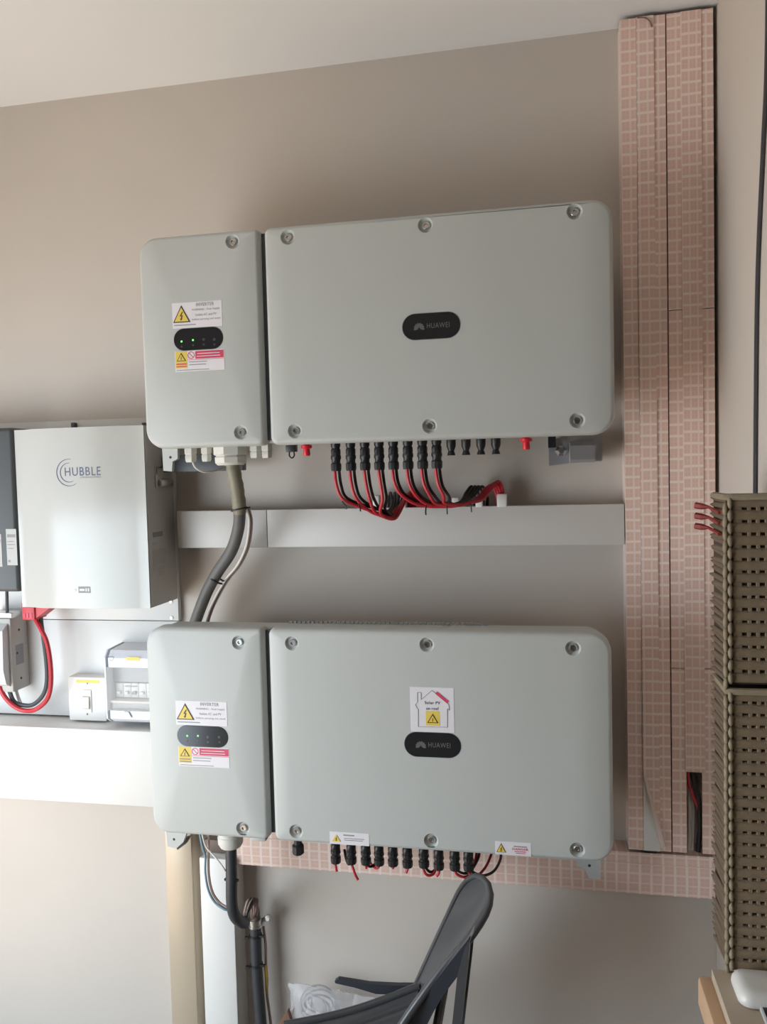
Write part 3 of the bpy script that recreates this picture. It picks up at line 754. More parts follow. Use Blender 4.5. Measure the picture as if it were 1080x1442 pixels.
obj('yellow_section', tube(B(), [at(373.5, 1358, -.047), at(375, 1376, -.047), at(375, 1398, -.047)], lambda s: .0052 * (1 - .45 * s), 8, 6), M['wire_yellow'], t2)
# thin wires beside the lower conduit
tag(obj('control_wire', tube(B(), [at(281, 1172, -.2), at(285, 1192, -.2), at(289, 1206, -.2), at(289, 1228, -.2), at(293, 1252, -.2), at(302, 1270, -.2), at(315, 1280, -.205), at(322, 1281, -.2)], .0030, 8, 6), M['wire_blue']), 'blue-grey wire looping out to the left of the black conduit', 'wire')
tag(obj('control_wire', tube(B(), [at(294, 1172, -.195), at(293.5, 1200, -.195), at(294, 1232, -.195), at(299, 1256, -.195), at(308, 1270, -.195), at(318, 1277, -.2), at(324, 1277, -.195)], .0033, 8, 6), M['wire_brown']), 'pinkish brown wire looping inside the blue-grey one beside the black conduit', 'wire')
tag(obj('control_wire', tube(B(), [at(284, 1172, -.205), at(290, 1192, -.207), at(302, 1206, -.215), at(313, 1220, -.225), at(318, 1228, -.225)], .0022, 8, 6), M['wire_white']), 'thin pale wire running diagonally to the black conduit', 'wire')

# ------------------------------------------------------------------ trunking
def cap_channel(x0, x1, z0, z1, d, side, horizontal=False):
    """hollow channel: back, two side walls and two front lips"""
    bm = B(); tk = .004
    if not horizontal:
        box(bm, x0, x1, -tk, 0, z0, z1)
        for a, b, s in ((x0, x0 + tk, 1), (x1 - tk, x1, -1)): box(bm, a, b, -d, -tk, z0, z1)
        box(bm, x0 + tk, x0 + side, -d, -d + tk, z0, z1); box(bm, x1 - side, x1 - tk, -d, -d + tk, z0, z1)
    else:
        box(bm, x0, x1, -tk, 0, z0, z1)
        for a, b in ((z0, z0 + tk), (z1 - tk, z1)): box(bm, x0, x1, -d, -tk, a, b)
        box(bm, x0, x1, -d, -d + tk, z0 + tk, z0 + side); box(bm, x0, x1, -d, -d + tk, z1 - side, z1 - tk)
    return bm

def lid(x0, x1, z0, z1, y): return boxo(x0, x1, y, y + .006, z0, z1, .0015, 1)

PD = .06
pz0, pz1 = .686, ZC - .012
# left of the two upright runs: x .198 .. .297
t = thing('patterned_trunking', 'upright trunking in peach checked film beside the inverters, film torn at its foot', 'trunking', (.25, -.03, pz0), 'upright trunking in peach checked film')
xa, xb = .199, .2965; sa, sb = .0345, .0255
F_left = film_mat('peach_film_left', 0, 2, .0205, .0255, .051 + .0005, 0)
F_lid = film_mat('peach_film_lid', 0, 2, .0190, .0262, .0120, .009)
obj('base_channel', cap_channel(xa, xb, pz0, pz1, PD, .034), F_left, t, 0)
lx_a, lx_b = xa + sa, xb - sb
obj('lid', boxo(lx_a, lx_b, -PD - .0022, -PD + .004, pz0, pz1, .0), M['white'], t, 0)
# film on the lid, torn away at the foot
def zz(px, py): return at(px, py, -PD).z
tz = zz(903, 1088)
bm = B(); prism_y(bm, [(lx_a, pz1), (lx_a, tz), (lx_b, pz0 + .03), (lx_b, pz1)], -PD - .0022, -PD - .0034)
obj('printed_film', bm, F_lid, t, 0)
bm = B(); tube(bm, [(lx_a + .001, -PD - .006, tz), ((lx_a * 2 + lx_b) / 3 + .002, -PD - .010, tz - (tz - pz0) * .30), ((lx_a + 2 * lx_b) / 3 + .004, -PD - .012, tz - (tz - pz0) * .62), (lx_b + .006, -PD - .010, pz0 + .015)], lambda s: .0035 + .003 * s, 8, 5, True, .5)
obj('torn_film_edge', bm, mat('film_back', (.72, .58, .52), .45), t)
obj('dark_end', boxo(lx_a, lx_b - .008, -PD - .001, -PD + .02, pz0 - .006, pz0 - .0005), M['black'], t, 0)
bm = B(); c = at(908, 30, -PD - .004)
tube(bm, [at(897, 25, -PD - .004), at(908, 25, -PD - .006), at(915, 30, -PD - .006), at(918, 38, -PD - .004)], .0014, 6, 5)
obj('film_curl', bm, M['wood_dark'], t)
# right of the two: x .300 .. .398, base in three lengths, lid cut short at the foot
t = thing('patterned_trunking', 'upright trunking in peach checked film against the right wall, slot at its foot', 'trunking', (.35, -.03, pz0), 'upright trunking in peach checked film')
xa, xb = .2995, .3985
j1, j2 = at(950, 437, -PD).z, at(955, 941, -PD).z
F_right = film_mat('peach_film_right', 0, 2, .0215, .0262, .0530, .012)
F_rlid = film_mat('peach_film_right_lid', 0, 2, .0165, .0262, .004, .003)
for a, b in ((pz0, j2 - .001), (j2 + .001, j1 - .001), (j1 + .001, pz1)):
    obj('base_channel', cap_channel(xa, xb, a, b, PD, .032), F_right, t, 0)
la, lb_ = xa + .0295, xb - .0255
zs = at(978, 1087, -PD).z
obj('lid', boxo(la, lb_, -PD - .0022, -PD + .004, zs, pz1, .0), F_rlid, t, 0)
obj('inner_wall', boxo(xa + .004, xb - .004, -.012, -.004, pz0, zs + .03), M['white'], t, 0)
# wires inside the open slot
for nm, lab, m_, off, r in (('trunking_wire', 'dark red wire inside the slot of the peach trunking', 'red', 0, .0036), ('trunking_wire', 'black wire inside the slot of the peach trunking', 'wire_black', .006, .006)):
    P = [at(968 + off * 800, 1075, -.04), at(970 + off * 1500, 1105, -.045), at(978 + off * 900, 1125, -.05), at(984 + off * 200, 1142, -.045), at(985.5, 1165, -.04), at(984, 1188, -.035), at(983, 1199, -.035)]
    tag(obj(nm, tube(B(), P, r, 8, 6), M[m_]), lab, 'wire')
for k in range(2):
    P = [at(970 + 4.5 * k, 1080, -.03), at(971 + 4.5 * k, 1120, -.03), at(971 + 4.5 * k, 1160, -.03), at(970.5 + 4.5 * k, 1197, -.03)]
    tag(obj('trunking_wire', tube(B(), P, .0040, 8, 6), M['wire_white']), 'pale wire inside the slot of the peach trunking, %s' % ('left one', 'right one')[k], 'wire')
# horizontal run beneath
t = thing('patterned_trunking', 'horizontal trunking in peach checked film behind the lower inverter', 'trunking', (-.2, -.03, .578))
hx0, hx1, hz0, hz1 = -.800, .400, .578, .679
F_h = film_mat('peach_film_horizontal', 2, 0, .0225, .0265, -.0045, 0)
F_hl = film_mat('peach_film_horizontal_lid', 2, 0, .0243, .0265, -.0265 + .0243, 0)
obj('base_channel', cap_channel(hx0, hx1, hz0, hz1, PD, .031, True), F_h, t, 0)
obj('lid', boxo(hx0, hx1, -PD - .0022, -PD + .004, hz0 + .0265, hz1 - .026, 0), F_hl, t, 0)
obj('end_cap', boxo(hx0 - .003, hx0, -PD, 0, hz0, hz1), M['white'], t, 0)

# white horizontal trunking between the inverters
t = thing('white_trunking', 'white horizontal trunking on the wall between the two inverters', 'trunking', (-.37, -.03, 1.418))
wx0, wx1, wz0, wz1 = -.932, .197, 1.418, 1.515
obj('base_channel', boxo(wx0 + .002, wx1 - .002, -.052, 0, wz0 + .002, wz1 - .002, .002), M['trunk_white'], t)
xj = at(376, 745, -.06).x
obj('lid', boxo(wx0, xj - .0006, -.0605, -.05, wz0, wz1, .0022), M['trunk_white'], t)
obj('lid', boxo(xj + .0006, wx1, -.0600, -.05, wz0, wz1, .0022), M['trunk_white'], t)

# big white trunking at the left
t = thing('white_trunking', 'large white trunking at the left edge under the switch plate', 'trunking', (-1.4, -.06, .747))
obj('base_channel', boxo(-1.95, -.935, -.112, 0, .752, .943, .003), M['white'], t)
obj('lid', boxo(-1.95, -.935, -.126, -.110, .747, .9475, .004), M['white'], t)
# bronze trunking and white vertical trunking below
t = thing('bronze_trunking', 'gold-brown vertical trunking on the wall left of the white vertical one', 'trunking', (-.967, -.03, 0))
obj('base_channel', boxo(-1.003, -.929, -.046, 0, 0, .735, .003), M['gold_edge'], t)
obj('lid', boxo(-1.006, -.930, -.052, -.044, 0, .735, .003), M['gold'], t)
t = thing('white_trunking', 'white vertical trunking under the lower inverter beside the black conduit', 'trunking', (-.85, -.04, 0))
zt = at(300, 1209, -.08).z
obj('base_channel', boxo(-.893, -.804, -.072, 0, 0, zt - .002, .002), M['white'], t)
obj('lid', boxo(-.895, -.802, -.081, -.070, 0, zt, .003), M['white'], t)
obj('dark_knockout', boxo(-.893, -.825, -.050, -.002, zt, zt + .035, .002), M['wire_dkbrown'], t)

# ------------------------------------------------------------------ board, battery and switchgear at the left
t = thing('backing_board', 'white backing board behind the battery on the left', 'board', (-1.45, -.01, .9475))
obj('panel', boxo(-1.95, -.957, -.020, 0, at(240, 874, -.02).z - .0, 1.766, .0015), M['white_board'], t)
obj('panel', boxo(-1.95, -.960, -.022, 0, .9475, at(240, 874, -.02).z - .0015, .0015), M['white_board'], t)
for px, py in ((241, 847), (242, 870)):
    c = at(px, py, -.02)
    obj('screw', lathe(B(), [(.0045, 0), (.0038, -.0022), (.0001, -.0026)], (c.x, -.021, c.z), 'y', 10), M['steel'], t)
for px in (100, 200):
    c = at(px, 597, -.04)
    obj('hanger_clip', boxo(c.x - .005, c.x + .007, -.034, -.02, 1.744, c.z + .004, .002), M['slate'], t)

hx0, hx1, hz0, hz1 = -1.320, -.9575, 1.2775, 1.735
t = thing('battery', 'white wall battery with a dark blue crescent logo on its front', 'battery', (-1.14, -.09, hz0))
fx = lambda px: at(px, 730, -.17).x
prof = [(hx0, -.022), (hx0, -.170), (fx(36), -.170), (fx(59), -.178), (fx(163), -.178), (fx(190), -.170), (hx1, -.170), (hx1, -.022)]
XA, XBv, XCc, XD = fx(36), fx(59), fx(164), fx(191)
prof = [(hx0, -.022), (hx0, -.167), (XA, -.167), (XBv, -.181), (XCc, -.181), (XD, -.170), (hx1 - .002, -.170), (hx1 - .002, -.022)]
obj('front_panel', prism_z(B(), prof, hz0, hz1), M['batt'], t, 20)
sd = obj('side_panel', boxo(hx1 - .002, hx1, -.166, -.022, hz0 + .001, hz1 - .001), M['batt_side'], t, 0)
FYB = -.1812
def fr(px, py): return at(px, py, -.181)
# crescents of the logo
def crescent(c_px, r_px, a0, a1, w):
    c = fr(*c_px); r = r_px / F * (CAM_D - .181) * 1.04; bm = B(); n = 26; va, vb = [], []
    for k in range(n + 1):
        s = k / n; a = math.radians(a0 + (a1 - a0) * s); ww = w * (math.sin(math.pi * min(1, max(0.04, s * .93 + .03))) ** .6)
        va.append((c.x + (r + ww) * math.cos(a), c.z + (r + ww) * math.sin(a))); vb.append((c.x + (r - ww) * math.cos(a), c.z + (r - ww) * math.sin(a)))
    prism_y(bm, va + vb[::-1], FYB, FYB - .0004); return bm
obj('logo_crescent', crescent((97, 665.5), 20, 80, 305, .0011), M['logo_blue'], t, 0)
obj('logo_crescent', crescent((97, 665.5), 14.2, 85, 300, .0011), M['logo_blue'], t, 0)
A, C = fr(91, 658), fr(142, 669.5)
text('wordmark', 'HUBBLE', M['logo_blue'], t, FYB - .0003, A.x, C.x, fr(91, 670.5).z, fr(91, 658.5).z, bold=.0)
A, C = fr(113, 671), fr(142, 674)
text('tagline', 'LITHIUM BATTERIES', M['print_grey'], t, FYB - .0003, A.x, C.x, A.z - .0045, A.z)
A, C = fr(110.5, 826), fr(127.5, 835)
lb = obj('rating_plate', boxo(A.x, C.x, FYB - .0005, FYB, C.z, A.z), M['print_grey'], t, 0)
w = C.x - A.x; h = A.z - C.z
bars(lb, [(A.x + w * .1, A.x + w * .52, C.z + h * .33, C.z + h * .66), (A.x + w * .6, A.x + w * .72, C.z + h * .25, C.z + h * .75), (A.x + w * .8, A.x + w * .92, C.z + h * .25, C.z + h * .75)], FYB - .0005, M['fuse_light'])
o = fr(106, 831)
obj('round_mark', lathe(B(), [(.0035, 0), (.0020, -.0004), (.0001, -.0004)], (o.x, FYB, o.z), 'y', 12), M['fuse_light'], t)
# carrying handle and print on the right side
def sdp(px, py): return at_x(px, py, hx1)
A, C = sdp(217, 657), sdp(240, 686)
hd = obj('carrying_handle', boxo(hx1 - .001, hx1 + .004, A.y, C.y, C.z, A.z, .002), M['steel'], t)
obj('handle_grip', boxo(hx1 + .003, hx1 + .014, A.y + .01, C.y - .006, C.z + .002, C.z + .022, .004), M['steel'], hd)
obj('handle_recess', boxo(hx1 + .0035, hx1 + .0048, A.y + .008, C.y - .006, C.z + .024, A.z - .004), M['fuse'], hd)
A, C = sdp(215, 750), sdp(229, 754)
bars2 = [(215, 229, 750, 754.5), (215, 220, 764, 767), (215, 233, 775, 776), (215, 235, 780, 781), (215, 231, 785, 786), (215, 234, 790, 791), (215, 221, 795, 797), (215, 232, 800, 801), (224, 231, 804, 808)]
for (a, b, c, d) in bars2:
    p0, p1 = sdp(a, c), sdp(b, d)
    obj('printed_line', boxo(hx1, hx1 + .0004, p0.y, p1.y, p1.z, p0.z), M['print_grey'] if c < 755 else M['fuse'], sd, 0)

# dark grey power unit at the left edge
xr = at(22, 720, -.15).x
z0, z1 = at(10, 834, -.15).z, at(10, 602, -.15).z
t = thing('charge_controller', 'dark grey power unit cut off by the left edge of the picture', 'power unit', (xr - .12, -.09, z0))
obj('case', cover(rrect(xr - .24, xr, z0, z1, (.012,) * 4), [], None, -.021, -.150), M['slate'], t)
for x0, x1, za, zb in ((at(9.5, 770, -.15).x, xr - .001, 745, 796), (at(-30, 770, -.15).x, at(2.5, 770, -.15).x, 752, 798)):
    a, b = at(5, za, -.15).z, at(5, zb, -.15).z
    s = obj('rating_label', boxo(x0, x1, -.1508, -.150, b, a), mat('grey_label', (.50, .50, .49), .5), t, 0)
    bars(s, [(x0 + .003, x1 - .003, a - .022, a - .014), (x0 + .003, x1 - .008, a - .034, a - .032), (x0 + .003, x1 - .006, a - .042, a - .040), (x0 + .003, x1 - .010, a - .052, a - .050), (x0 + .003, x0 + .010, b + .008, b + .014)], -.1508, M['print_grey'])
tag(obj('short_cable', tube(B(), [at(9.5, 826, -.08), at(10, 850, -.08), at(10.5, 878, -.08)], .0042, 8, 4), M['slate']), 'short dark cable between the dark power unit and the grey fuse switch', 'cable')

# fuse switch
fy = -.115
xs = at_x; xr = at(10, 930, fy).x
z0, z1 = at(5, 980, fy).z, at(5, 873, fy).z
t = thing('fuse_switch', 'grey fuse switch below the dark power unit, with cables hanging from it', 'fuse switch', (xr - .04, -.06, z0))
obj('body', boxo(xr - .085, xr, -.095, -.022, z0 + .004, z1, .004), M['fuse'], t)
obj('lever_cover', prism_x(B(), [(-.094, z1 - .012), (-.118, z1 - .03), (-.122, z0 + .07), (-.112, z0 + .03), (-.094, z0 + .02)], xr - .062, xr - .008), M['fuse_light'], t, 30)
obj('top_terminal', boxo(xr - .083, xr - .001, -.088, -.03, z1 - .002, z1 + .014, .002), M['steel'], t)
for k, zf in enumerate((.82, .52, .17)):
    z = z0 + (z1 - z0) * zf
    obj('rivet', lathe(B(), [(.0035, 0), (.0025, .0015), (.0001, .002)], (xr, -.06 - .012 * (k % 2), z), 'x', 8), M['print_black'], t)
obj('side_label', boxo(xr, xr + .0005, -.078, -.045, z0 + .075, z0 + .13), M['print_grey'], t, 0)

# red connector block and looped leads
rc0, rc1 = at(38.5, 857, -.10), at(75, 870, -.10)
t = thing('battery_connector', 'red plug block under the white battery', 'connector', ((rc0.x + rc1.x) / 2, -.10, rc1.z))
obj('housing', boxo(rc0.x, rc0.x + .038, -.125, -.07, rc1.z - .002, hz0 + .004, .003), M['red_cap' if False else 'red'], t)
obj('tapered_end', prism_y(B(), [(rc0.x + .036, rc1.z), (rc0.x + .036, hz0), (rc0.x + .08, hz0), (rc0.x + .08, hz0 - .010)], -.12, -.075), M['red'], t, 0)
obj('black_end', boxo(rc0.x + .078, rc0.x + .108, -.115, -.08, hz0 - .010, hz0 + .002, .002), M['black'], t)
for k in range(3): obj('slot', boxo(rc0.x + .006 + k * .010, rc0.x + .011 + k * .010, -.1262, -.1245, rc1.z + .004, rc1.z + .016), M['print_red'], t, 0)
y = -.095
redp = [(46, 862, y), (50, 872, y), (58, 887, y - .01), (66, 905, y - .015), (71, 935, y - .015), (71.5, 965, y - .015), (66, 985, y - .01), (52, 998, y - .01), (38, 1001, y), (22, 996, y), (8, 983, y), (0, 968, y), (-8, 945, y - .01), (-12, 925, -.09)]
blkp = [(57, 862, y + .01), (58, 876, y + .01), (61, 898, y + .012), (65, 930, y + .012), (66, 958, y + .012), (61, 978, y + .012), (47, 992, y + .012), (32, 993, y + .012), (20, 988, y + .012), (14, 975, y + .01), (10, 962, y + .01)]
tag(obj('battery_lead', tube(B(), [at(*p) for p in redp], .0062, 10, 6), M['red']), 'thick red lead looping from the red plug block to the fuse switch', 'cable')
tag(obj('battery_lead', tube(B(), [at(*p) for p in blkp], .0058, 10, 6), mat('dark_grey_lead', (.07, .075, .08), .45)), 'thick black lead running just inside the looping red one', 'cable')
tag(obj('battery_lead', tube(B(), [at(21, 952, -.06), at(22, 968, -.06), at(25, 980, -.065), at(29, 990, -.075)], .0045, 8, 5), M['fuse_light']), 'short pale grey lead under the fuse switch', 'cable')

# switch plate
sy = -.062
a, b = at(95, 953, sy), at(150, 1016, sy)
t = thing('wall_switch', 'white rocker switch on a square plate with a yellow label', 'switch', ((a.x + b.x) / 2, -.04, b.z))
obj('plate_box', boxo(a.x, b.x, sy, -.021, b.z, a.z, .003), M['white'], t)
c0, c1 = at(107, 957, sy), at(140.5, 962.5, sy)
lb = obj('yellow_label', boxo(c0.x, c1.x, sy - .0006, sy, c1.z, c0.z), mat('yellow_tape', (.85, .62, .12), .5), t, 0)
c0, c1 = at(116, 971, sy), at(130, 1003, sy)
rk = obj('rocker_surround', boxo(c0.x, c1.x, sy - .003, sy, c1.z, c0.z, .001), M['white'], t)
r0, r1 = at(117.5, 979, sy), at(127.5, 999, sy)
obj('rocker', prism_x(B(), [(sy - .002, r0.z), (sy - .0075, r0.z - .004), (sy - .010, r1.z + .006), (sy - .002, r1.z)], r0.x, r1.x), mat('cream_rocker', (.78, .72, .65), .4), rk, 0)
for py in (962.5, 1005.5):
    c = at(123, py, sy)
    obj('screw', lathe(B(), [(.0028, 0), (.0020, -.0012), (.0001, -.0014)], (c.x, sy - .0004, c.z), 'y', 8), M['print_grey'], t)

# small distribution box
dy = -.115
a, b = at(146, 921, dy), at(150, 1018, dy)
X0, X1 = a.x, a.x + .235; Z1, Z0 = a.z, b.z
t = thing('distribution_box', 'small white distribution box with a smoked window, half behind the lower inverter', 'distribution box', ((X0 + X1) / 2, -.07, Z0))
wz1, wz0 = at(170, 940, dy).z, at(170, 1001, dy).z
wxa = at(150, 970, dy).x
bm = B()
prism_x(bm, [(-.021, Z0), (-.098, Z0), (dy, Z0 + .012), (dy, wz0), (-.060, wz0), (-.060, wz1), (dy, wz1), (dy, Z1 - .010), (-.100, Z1 + .008), (-.021, Z1 + .012)], X0 + .012, X1 - .012)
prism_x(bm, [(-.021, Z0), (-.098, Z0), (dy, Z0 + .012), (dy, Z1 - .010), (-.100, Z1 + .008), (-.021, Z1 + .012)], X0, wxa)
prism_x(bm, [(-.021, Z0), (-.098, Z0), (dy, Z0 + .012), (dy, Z1 - .010), (-.100, Z1 + .008), (-.021, Z1 + .012)], X1 - .012, X1)
obj('case', bm, mat('db_case', (.74, .76, .82), .4), t, 0)
for k in range(9):
    x = wxa + .008 + k * .022
    br = obj('breaker', boxo(x, x + .0212, -.082, -.058, wz0 + .026, wz1 - .050, .0015), M['white'], t)
    obj('breaker_toggle', boxo(x + .005, x + .016, -.090, -.080, wz0 + .036, wz0 + .044, .0015), M['white' if k != 2 else 'print_grey'], br)
obj('strip_mark', boxo(wxa + .035, wxa + .070, -.0828, -.0822, wz1 - .060, wz1 - .056), M['print_grey'], t, 0)
obj('inner_shelf', boxo(wxa, X1 - .013, -.105, -.058, wz0 + .018, wz0 + .023), mat('pale_shelf', (.75, .70, .64), .5), t, 0)
wp = [(dy - .001, wz1), (dy - .004, (wz0 + wz1) / 2), (dy - .001, wz0)]
obj('smoked_window', prism_x(B(), wp + [(dy + .001, wz0), (dy - .002, (wz0 + wz1) / 2), (dy + .001, wz1)], wxa, X1 - .014), mat('clear_window', (.85, .85, .86), .08, alpha=.16), t, 0)
obj('window_upper_band', boxo(wxa, X1 - .014, -.080, -.061, wz1 - .047, wz1 - .001), mat('smoked_band', (.30, .295, .30), .3), t, 0)
obj('window_lower_band', boxo(wxa, X1 - .014, -.100, -.061, wz0 + .001, wz0 + .017), mat('smoked_lower_band', (.36, .345, .33), .3), t, 0)
c0, c1 = at(178, 925, dy), at(197, 930.5, dy)
obj('yellow_label', boxo(c0.x, c1.x, dy - .0006, dy, c1.z, c0.z), mat('yellow_tape_small', (.85, .62, .12), .5), t, 0)
c = at(155, 928, dy)
bm = B(); tube(bm, [Vector((c.x - .008, dy, c.z - .006)), Vector((c.x - .006, dy, c.z + .004)), Vector((c.x + .002, dy, c.z + .006)), Vector((c.x + .010, dy, c.z + .004)), Vector((c.x + .006, dy, c.z - .004)), Vector((c.x - .002, dy, c.z - .002))], .0007, 4, 5)
obj('maker_mark', bm, M['print_grey'], t)
c = at(180, 1008, dy)
obj('latch', prism_y(B(), [(c.x - .010, wz0 - .001), (c.x + .004, wz0 - .001), (c.x + .012, wz0 - .016), (c.x + .004, wz0 - .018)], dy, dy - .004), M['fuse_light'], t, 0)

# ------------------------------------------------------------------ cable on the right wall
P = [at_x(1083, 0, XR - .004), at_x(1080, 80, XR - .004), at_x(1075, 200, XR - .004), at_x(1069, 330, XR - .004), at_x(1066, 430, XR - .004), at_x(1064.5, 560, XR - .004), at_x(1063.5, 690, XR - .004), at_x(1063, 800, XR - .004), at_x(1062, 1000, XR - .004)]
P[0].z = ZC - .002
tag(obj('wall_cable', tube(B(), P, .0042, 8, 6), mat('dark_grey_cable', (.05, .048, .052), .5)), 'dark cable hanging down the right wall above the wicker', 'cable')

# ------------------------------------------------------------------ wicker baskets, table and tub
WYF = -.58; WYB = -.475
wx0 = at(1023.5, 1000, WYF).x; wx1 = wx0 + .40
z_top = at(1025, 697, WYF).z; z_mid = at(1025, 968, WYF).z; z_bot = at(1025, 1369, WYF).z
# meshes shared by alike strips
pitch = 16.05 / F * (CAM_D + WYF) / .985
def strip_mesh(L, h, dpt, name, mt, wob=0):
    bm = B(); prof = [(0, -h / 2), (-dpt * .7, -h * .42), (-dpt, -h * .2), (-dpt, h * .2), (-dpt * .7, h * .42), (0, h / 2)]
    prism_x(bm, prof, 0, L); return mesh_of(bm, name, mt, 50)
FRONT = strip_mesh(wx1 - wx0 - .012, pitch * .86, .007, 'weave_strip', M['wicker'])
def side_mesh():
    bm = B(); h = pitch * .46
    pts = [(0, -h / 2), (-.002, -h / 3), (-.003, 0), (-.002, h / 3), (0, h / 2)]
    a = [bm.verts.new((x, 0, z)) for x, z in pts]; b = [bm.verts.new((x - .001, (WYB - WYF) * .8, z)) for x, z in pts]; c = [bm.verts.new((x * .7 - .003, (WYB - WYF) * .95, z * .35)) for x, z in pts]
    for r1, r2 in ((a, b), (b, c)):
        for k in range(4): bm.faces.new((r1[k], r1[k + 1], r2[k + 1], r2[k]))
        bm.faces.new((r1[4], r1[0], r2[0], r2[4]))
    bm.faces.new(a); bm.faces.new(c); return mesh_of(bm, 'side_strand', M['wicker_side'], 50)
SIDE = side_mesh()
def wrap_mesh():
    bm = B(); tube(bm, [(0, 0, -pitch * .47), (-.0005, -.003, -pitch * .2), (-.0005, -.003, pitch * .2), (0, 0, pitch * .47)], lambda s: .0044 * (.6 + .4 * math.sin(math.pi * s)), 8, 3)
    return mesh_of(bm, 'corner_wrap', M['wicker_light'], 60)
WRAP = wrap_mesh()
def warp_mesh():
    bm = B(); box(bm, -.0032, .0032, -.0045, 0, -pitch * .26, pitch * .26, .001, 1); return mesh_of(bm, 'weave_tie', M['wicker'], 40)
WARP = warp_mesh()
def seam_mesh():
    bm = B(); box(bm, -.0075, .0075, -.0035, 0, -pitch * .2, pitch * .2, .001, 1); return mesh_of(bm, 'seam_filler', M['wicker'], 40)
SEAM = seam_mesh()
def basket(label, z0, z1, red):
    t = thing('wicker_basket', label, 'wicker basket', ((wx0 + wx1) / 2, (WYF + WYB) / 2, z0), 'stacked wicker baskets')
    obj('gap_backing', boxo(wx0 + .0012, wx1, WYF + .0055, WYB - .001, z0 + .002, z1 - .004), M['wicker_dark'], t, 0)  # solid box behind the weave, its dark colour standing for shade in the gaps
    n = int(round((z1 - z0 - .006) / pitch)); ph = (z1 - z0 - .006) / n
    for k in range(n):
        z = z0 + .003 + ph * (k + .5)
        inst('weave_strip', FRONT, (wx0 + .010, WYF + .006, z + random.uniform(-.0006, .0006)), t, (0, random.uniform(-.006, .006), 0))
        inst('corner_wrap', WRAP, (wx0 + .0065, WYF + .002, z), t, (0, random.uniform(-.06, .06), 0))
        inst('corner_wrap', WRAP, (wx0 - .0005, WYF + .004, z - ph * .5), t, (0, random.uniform(-.08, .08), 0))
        for h in (0, .5):
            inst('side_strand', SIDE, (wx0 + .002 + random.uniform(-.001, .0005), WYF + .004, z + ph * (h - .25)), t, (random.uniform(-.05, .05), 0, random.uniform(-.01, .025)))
        if k < n - 1:
            inst('seam_filler', SEAM, (wx0 + .0185, WYF + .0055, z + ph * .5), t)
            for j in range(5):
                inst('weave_tie', WARP, (wx0 + .0375 + j * .0135 + random.uniform(-.001, .001), WYF + .0055, z + ph * .5), t)
    bm = B(); tube(bm, [(wx0 + .002, WYB, z1 - .004), (wx0 + .002, WYF + .004, z1 - .004), (wx0 + .01, WYF + .001, z1 - .004), (wx1, WYF + .001, z1 - .004)], .0062, 8, 1, False)
    obj('rim', bm, M['wicker_light'], t)
    if red:
        for k in range(3):
            zr = at(990, 714 + k * 14.5, WYB).z
            bm = B(); y0_, y1_ = WYF + .01, WYB + .012
            pts = [(wx0 - .004, y0_ + .02, zr - .006), (wx0 - .006, WYB - .02, zr - .002), (wx0 - .0075, WYB, zr)]
            tube(bm, pts, .0032, 6, 4)
            e = at(979, 711.5 + k * 14.5, WYB + .012)
            tube(bm, [Vector((wx0 - .0072, WYB - .002, zr)), Vector(((wx0 - .0075 + e.x) / 2, WYB + .006, zr + .001)), Vector((e.x, e.y, e.z))], lambda s: .0030 + .0036 * min(1, s * 2), 6, 4, True, .9)
            obj('red_strand_end', bm, M['red_strand'], t)
    return t
basket('brown wicker basket on top of the stack, with three red strand ends poking out', z_mid + .003, z_top, True)
basket('brown wicker basket at the bottom of the stack, standing on the wooden table', z_bot, z_mid - .003, False)

tz = z_bot
te = at_z(1001, 1364, tz)
tx0 = te.x; 
t = thing('wooden_table', 'pale wooden table carrying the wicker baskets at the right edge', 'table', (tx0 + .30, -.85, 0))
PLK = .115; y1 = te.y
k = 0; yy0 = -1.35
xk = tx0
while xk < tx0 + .6:
    obj('plank', boxo(xk + .0008, min(xk + PLK, tx0 + .62) - .0008, yy0, y1, tz - .020, tz, .002), M['pine'], t)
    xk += PLK
lo = at_z(989, 1376, tz - .022)
obj('side_rail', boxo(tx0 - .020, tx0 + .02, yy0 + .01, y1 + .012, tz - .075, tz - .021, .006), M['pine_end'], t)
obj('rear_rail', boxo(tx0 + .02, tx0 + .60, y1 - .045, y1 - .02, tz - .09, tz - .021, .002), M['pine'], t)
for x in (tx0 + .003, tx0 + .555):
    for yv in (yy0 + .03, y1 - .075):
        obj('leg', boxo(x, x + .045, yv, yv + .045, 0, tz - .021, .002), M['pine'], t)
# white tub
bl = at_z(1043, 1421, tz)
def tub():
    bm = B(); h = .026; yb = WYF - .016; rings = []; xr = bl.x + .16
    for (g, zf) in ((-.004, 0), (0, .08), (.001, .25), (.000, .55), (-.004, .80), (-.010, .94), (-.018, 1.0)):
        o = rrect(bl.x - g, xr + g, bl.y - g, yb + g, (.020 + g * .5,) * 4, 6)
        rings.append([bm.verts.new((x, y, tz + h * zf)) for x, y in o])
    n = len(rings[0])
    for a, b in zip(rings, rings[1:]):
        for k in range(n): bm.faces.new((a[k], a[(k + 1) % n], b[(k + 1) % n], b[k]))
    bm.faces.new(rings[0]); bm.faces.new(rings[-1]); return bm
t = thing('plastic_tub', 'white rounded plastic tub on the wooden table in front of the wicker', 'tub', (bl.x + .085, bl.y + .05, tz))
obj('body', tub(), M['tub'], t, 50)
sl = at_z(1069, 1424, tz)
t = thing('phone', 'dark flat device with a pale edge lying on the wooden table', 'device', (sl.x + .04, sl.y - .06, tz))
obj('case', boxo(sl.x, sl.x + .075, sl.y - .15, sl.y, tz + .0005, tz + .009, .003), M['fuse_light'], t)
obj('screen', boxo(sl.x + .004, sl.x + .071, sl.y - .146, sl.y - .004, tz + .009, tz + .0098), M['black_gloss'], t, 0)

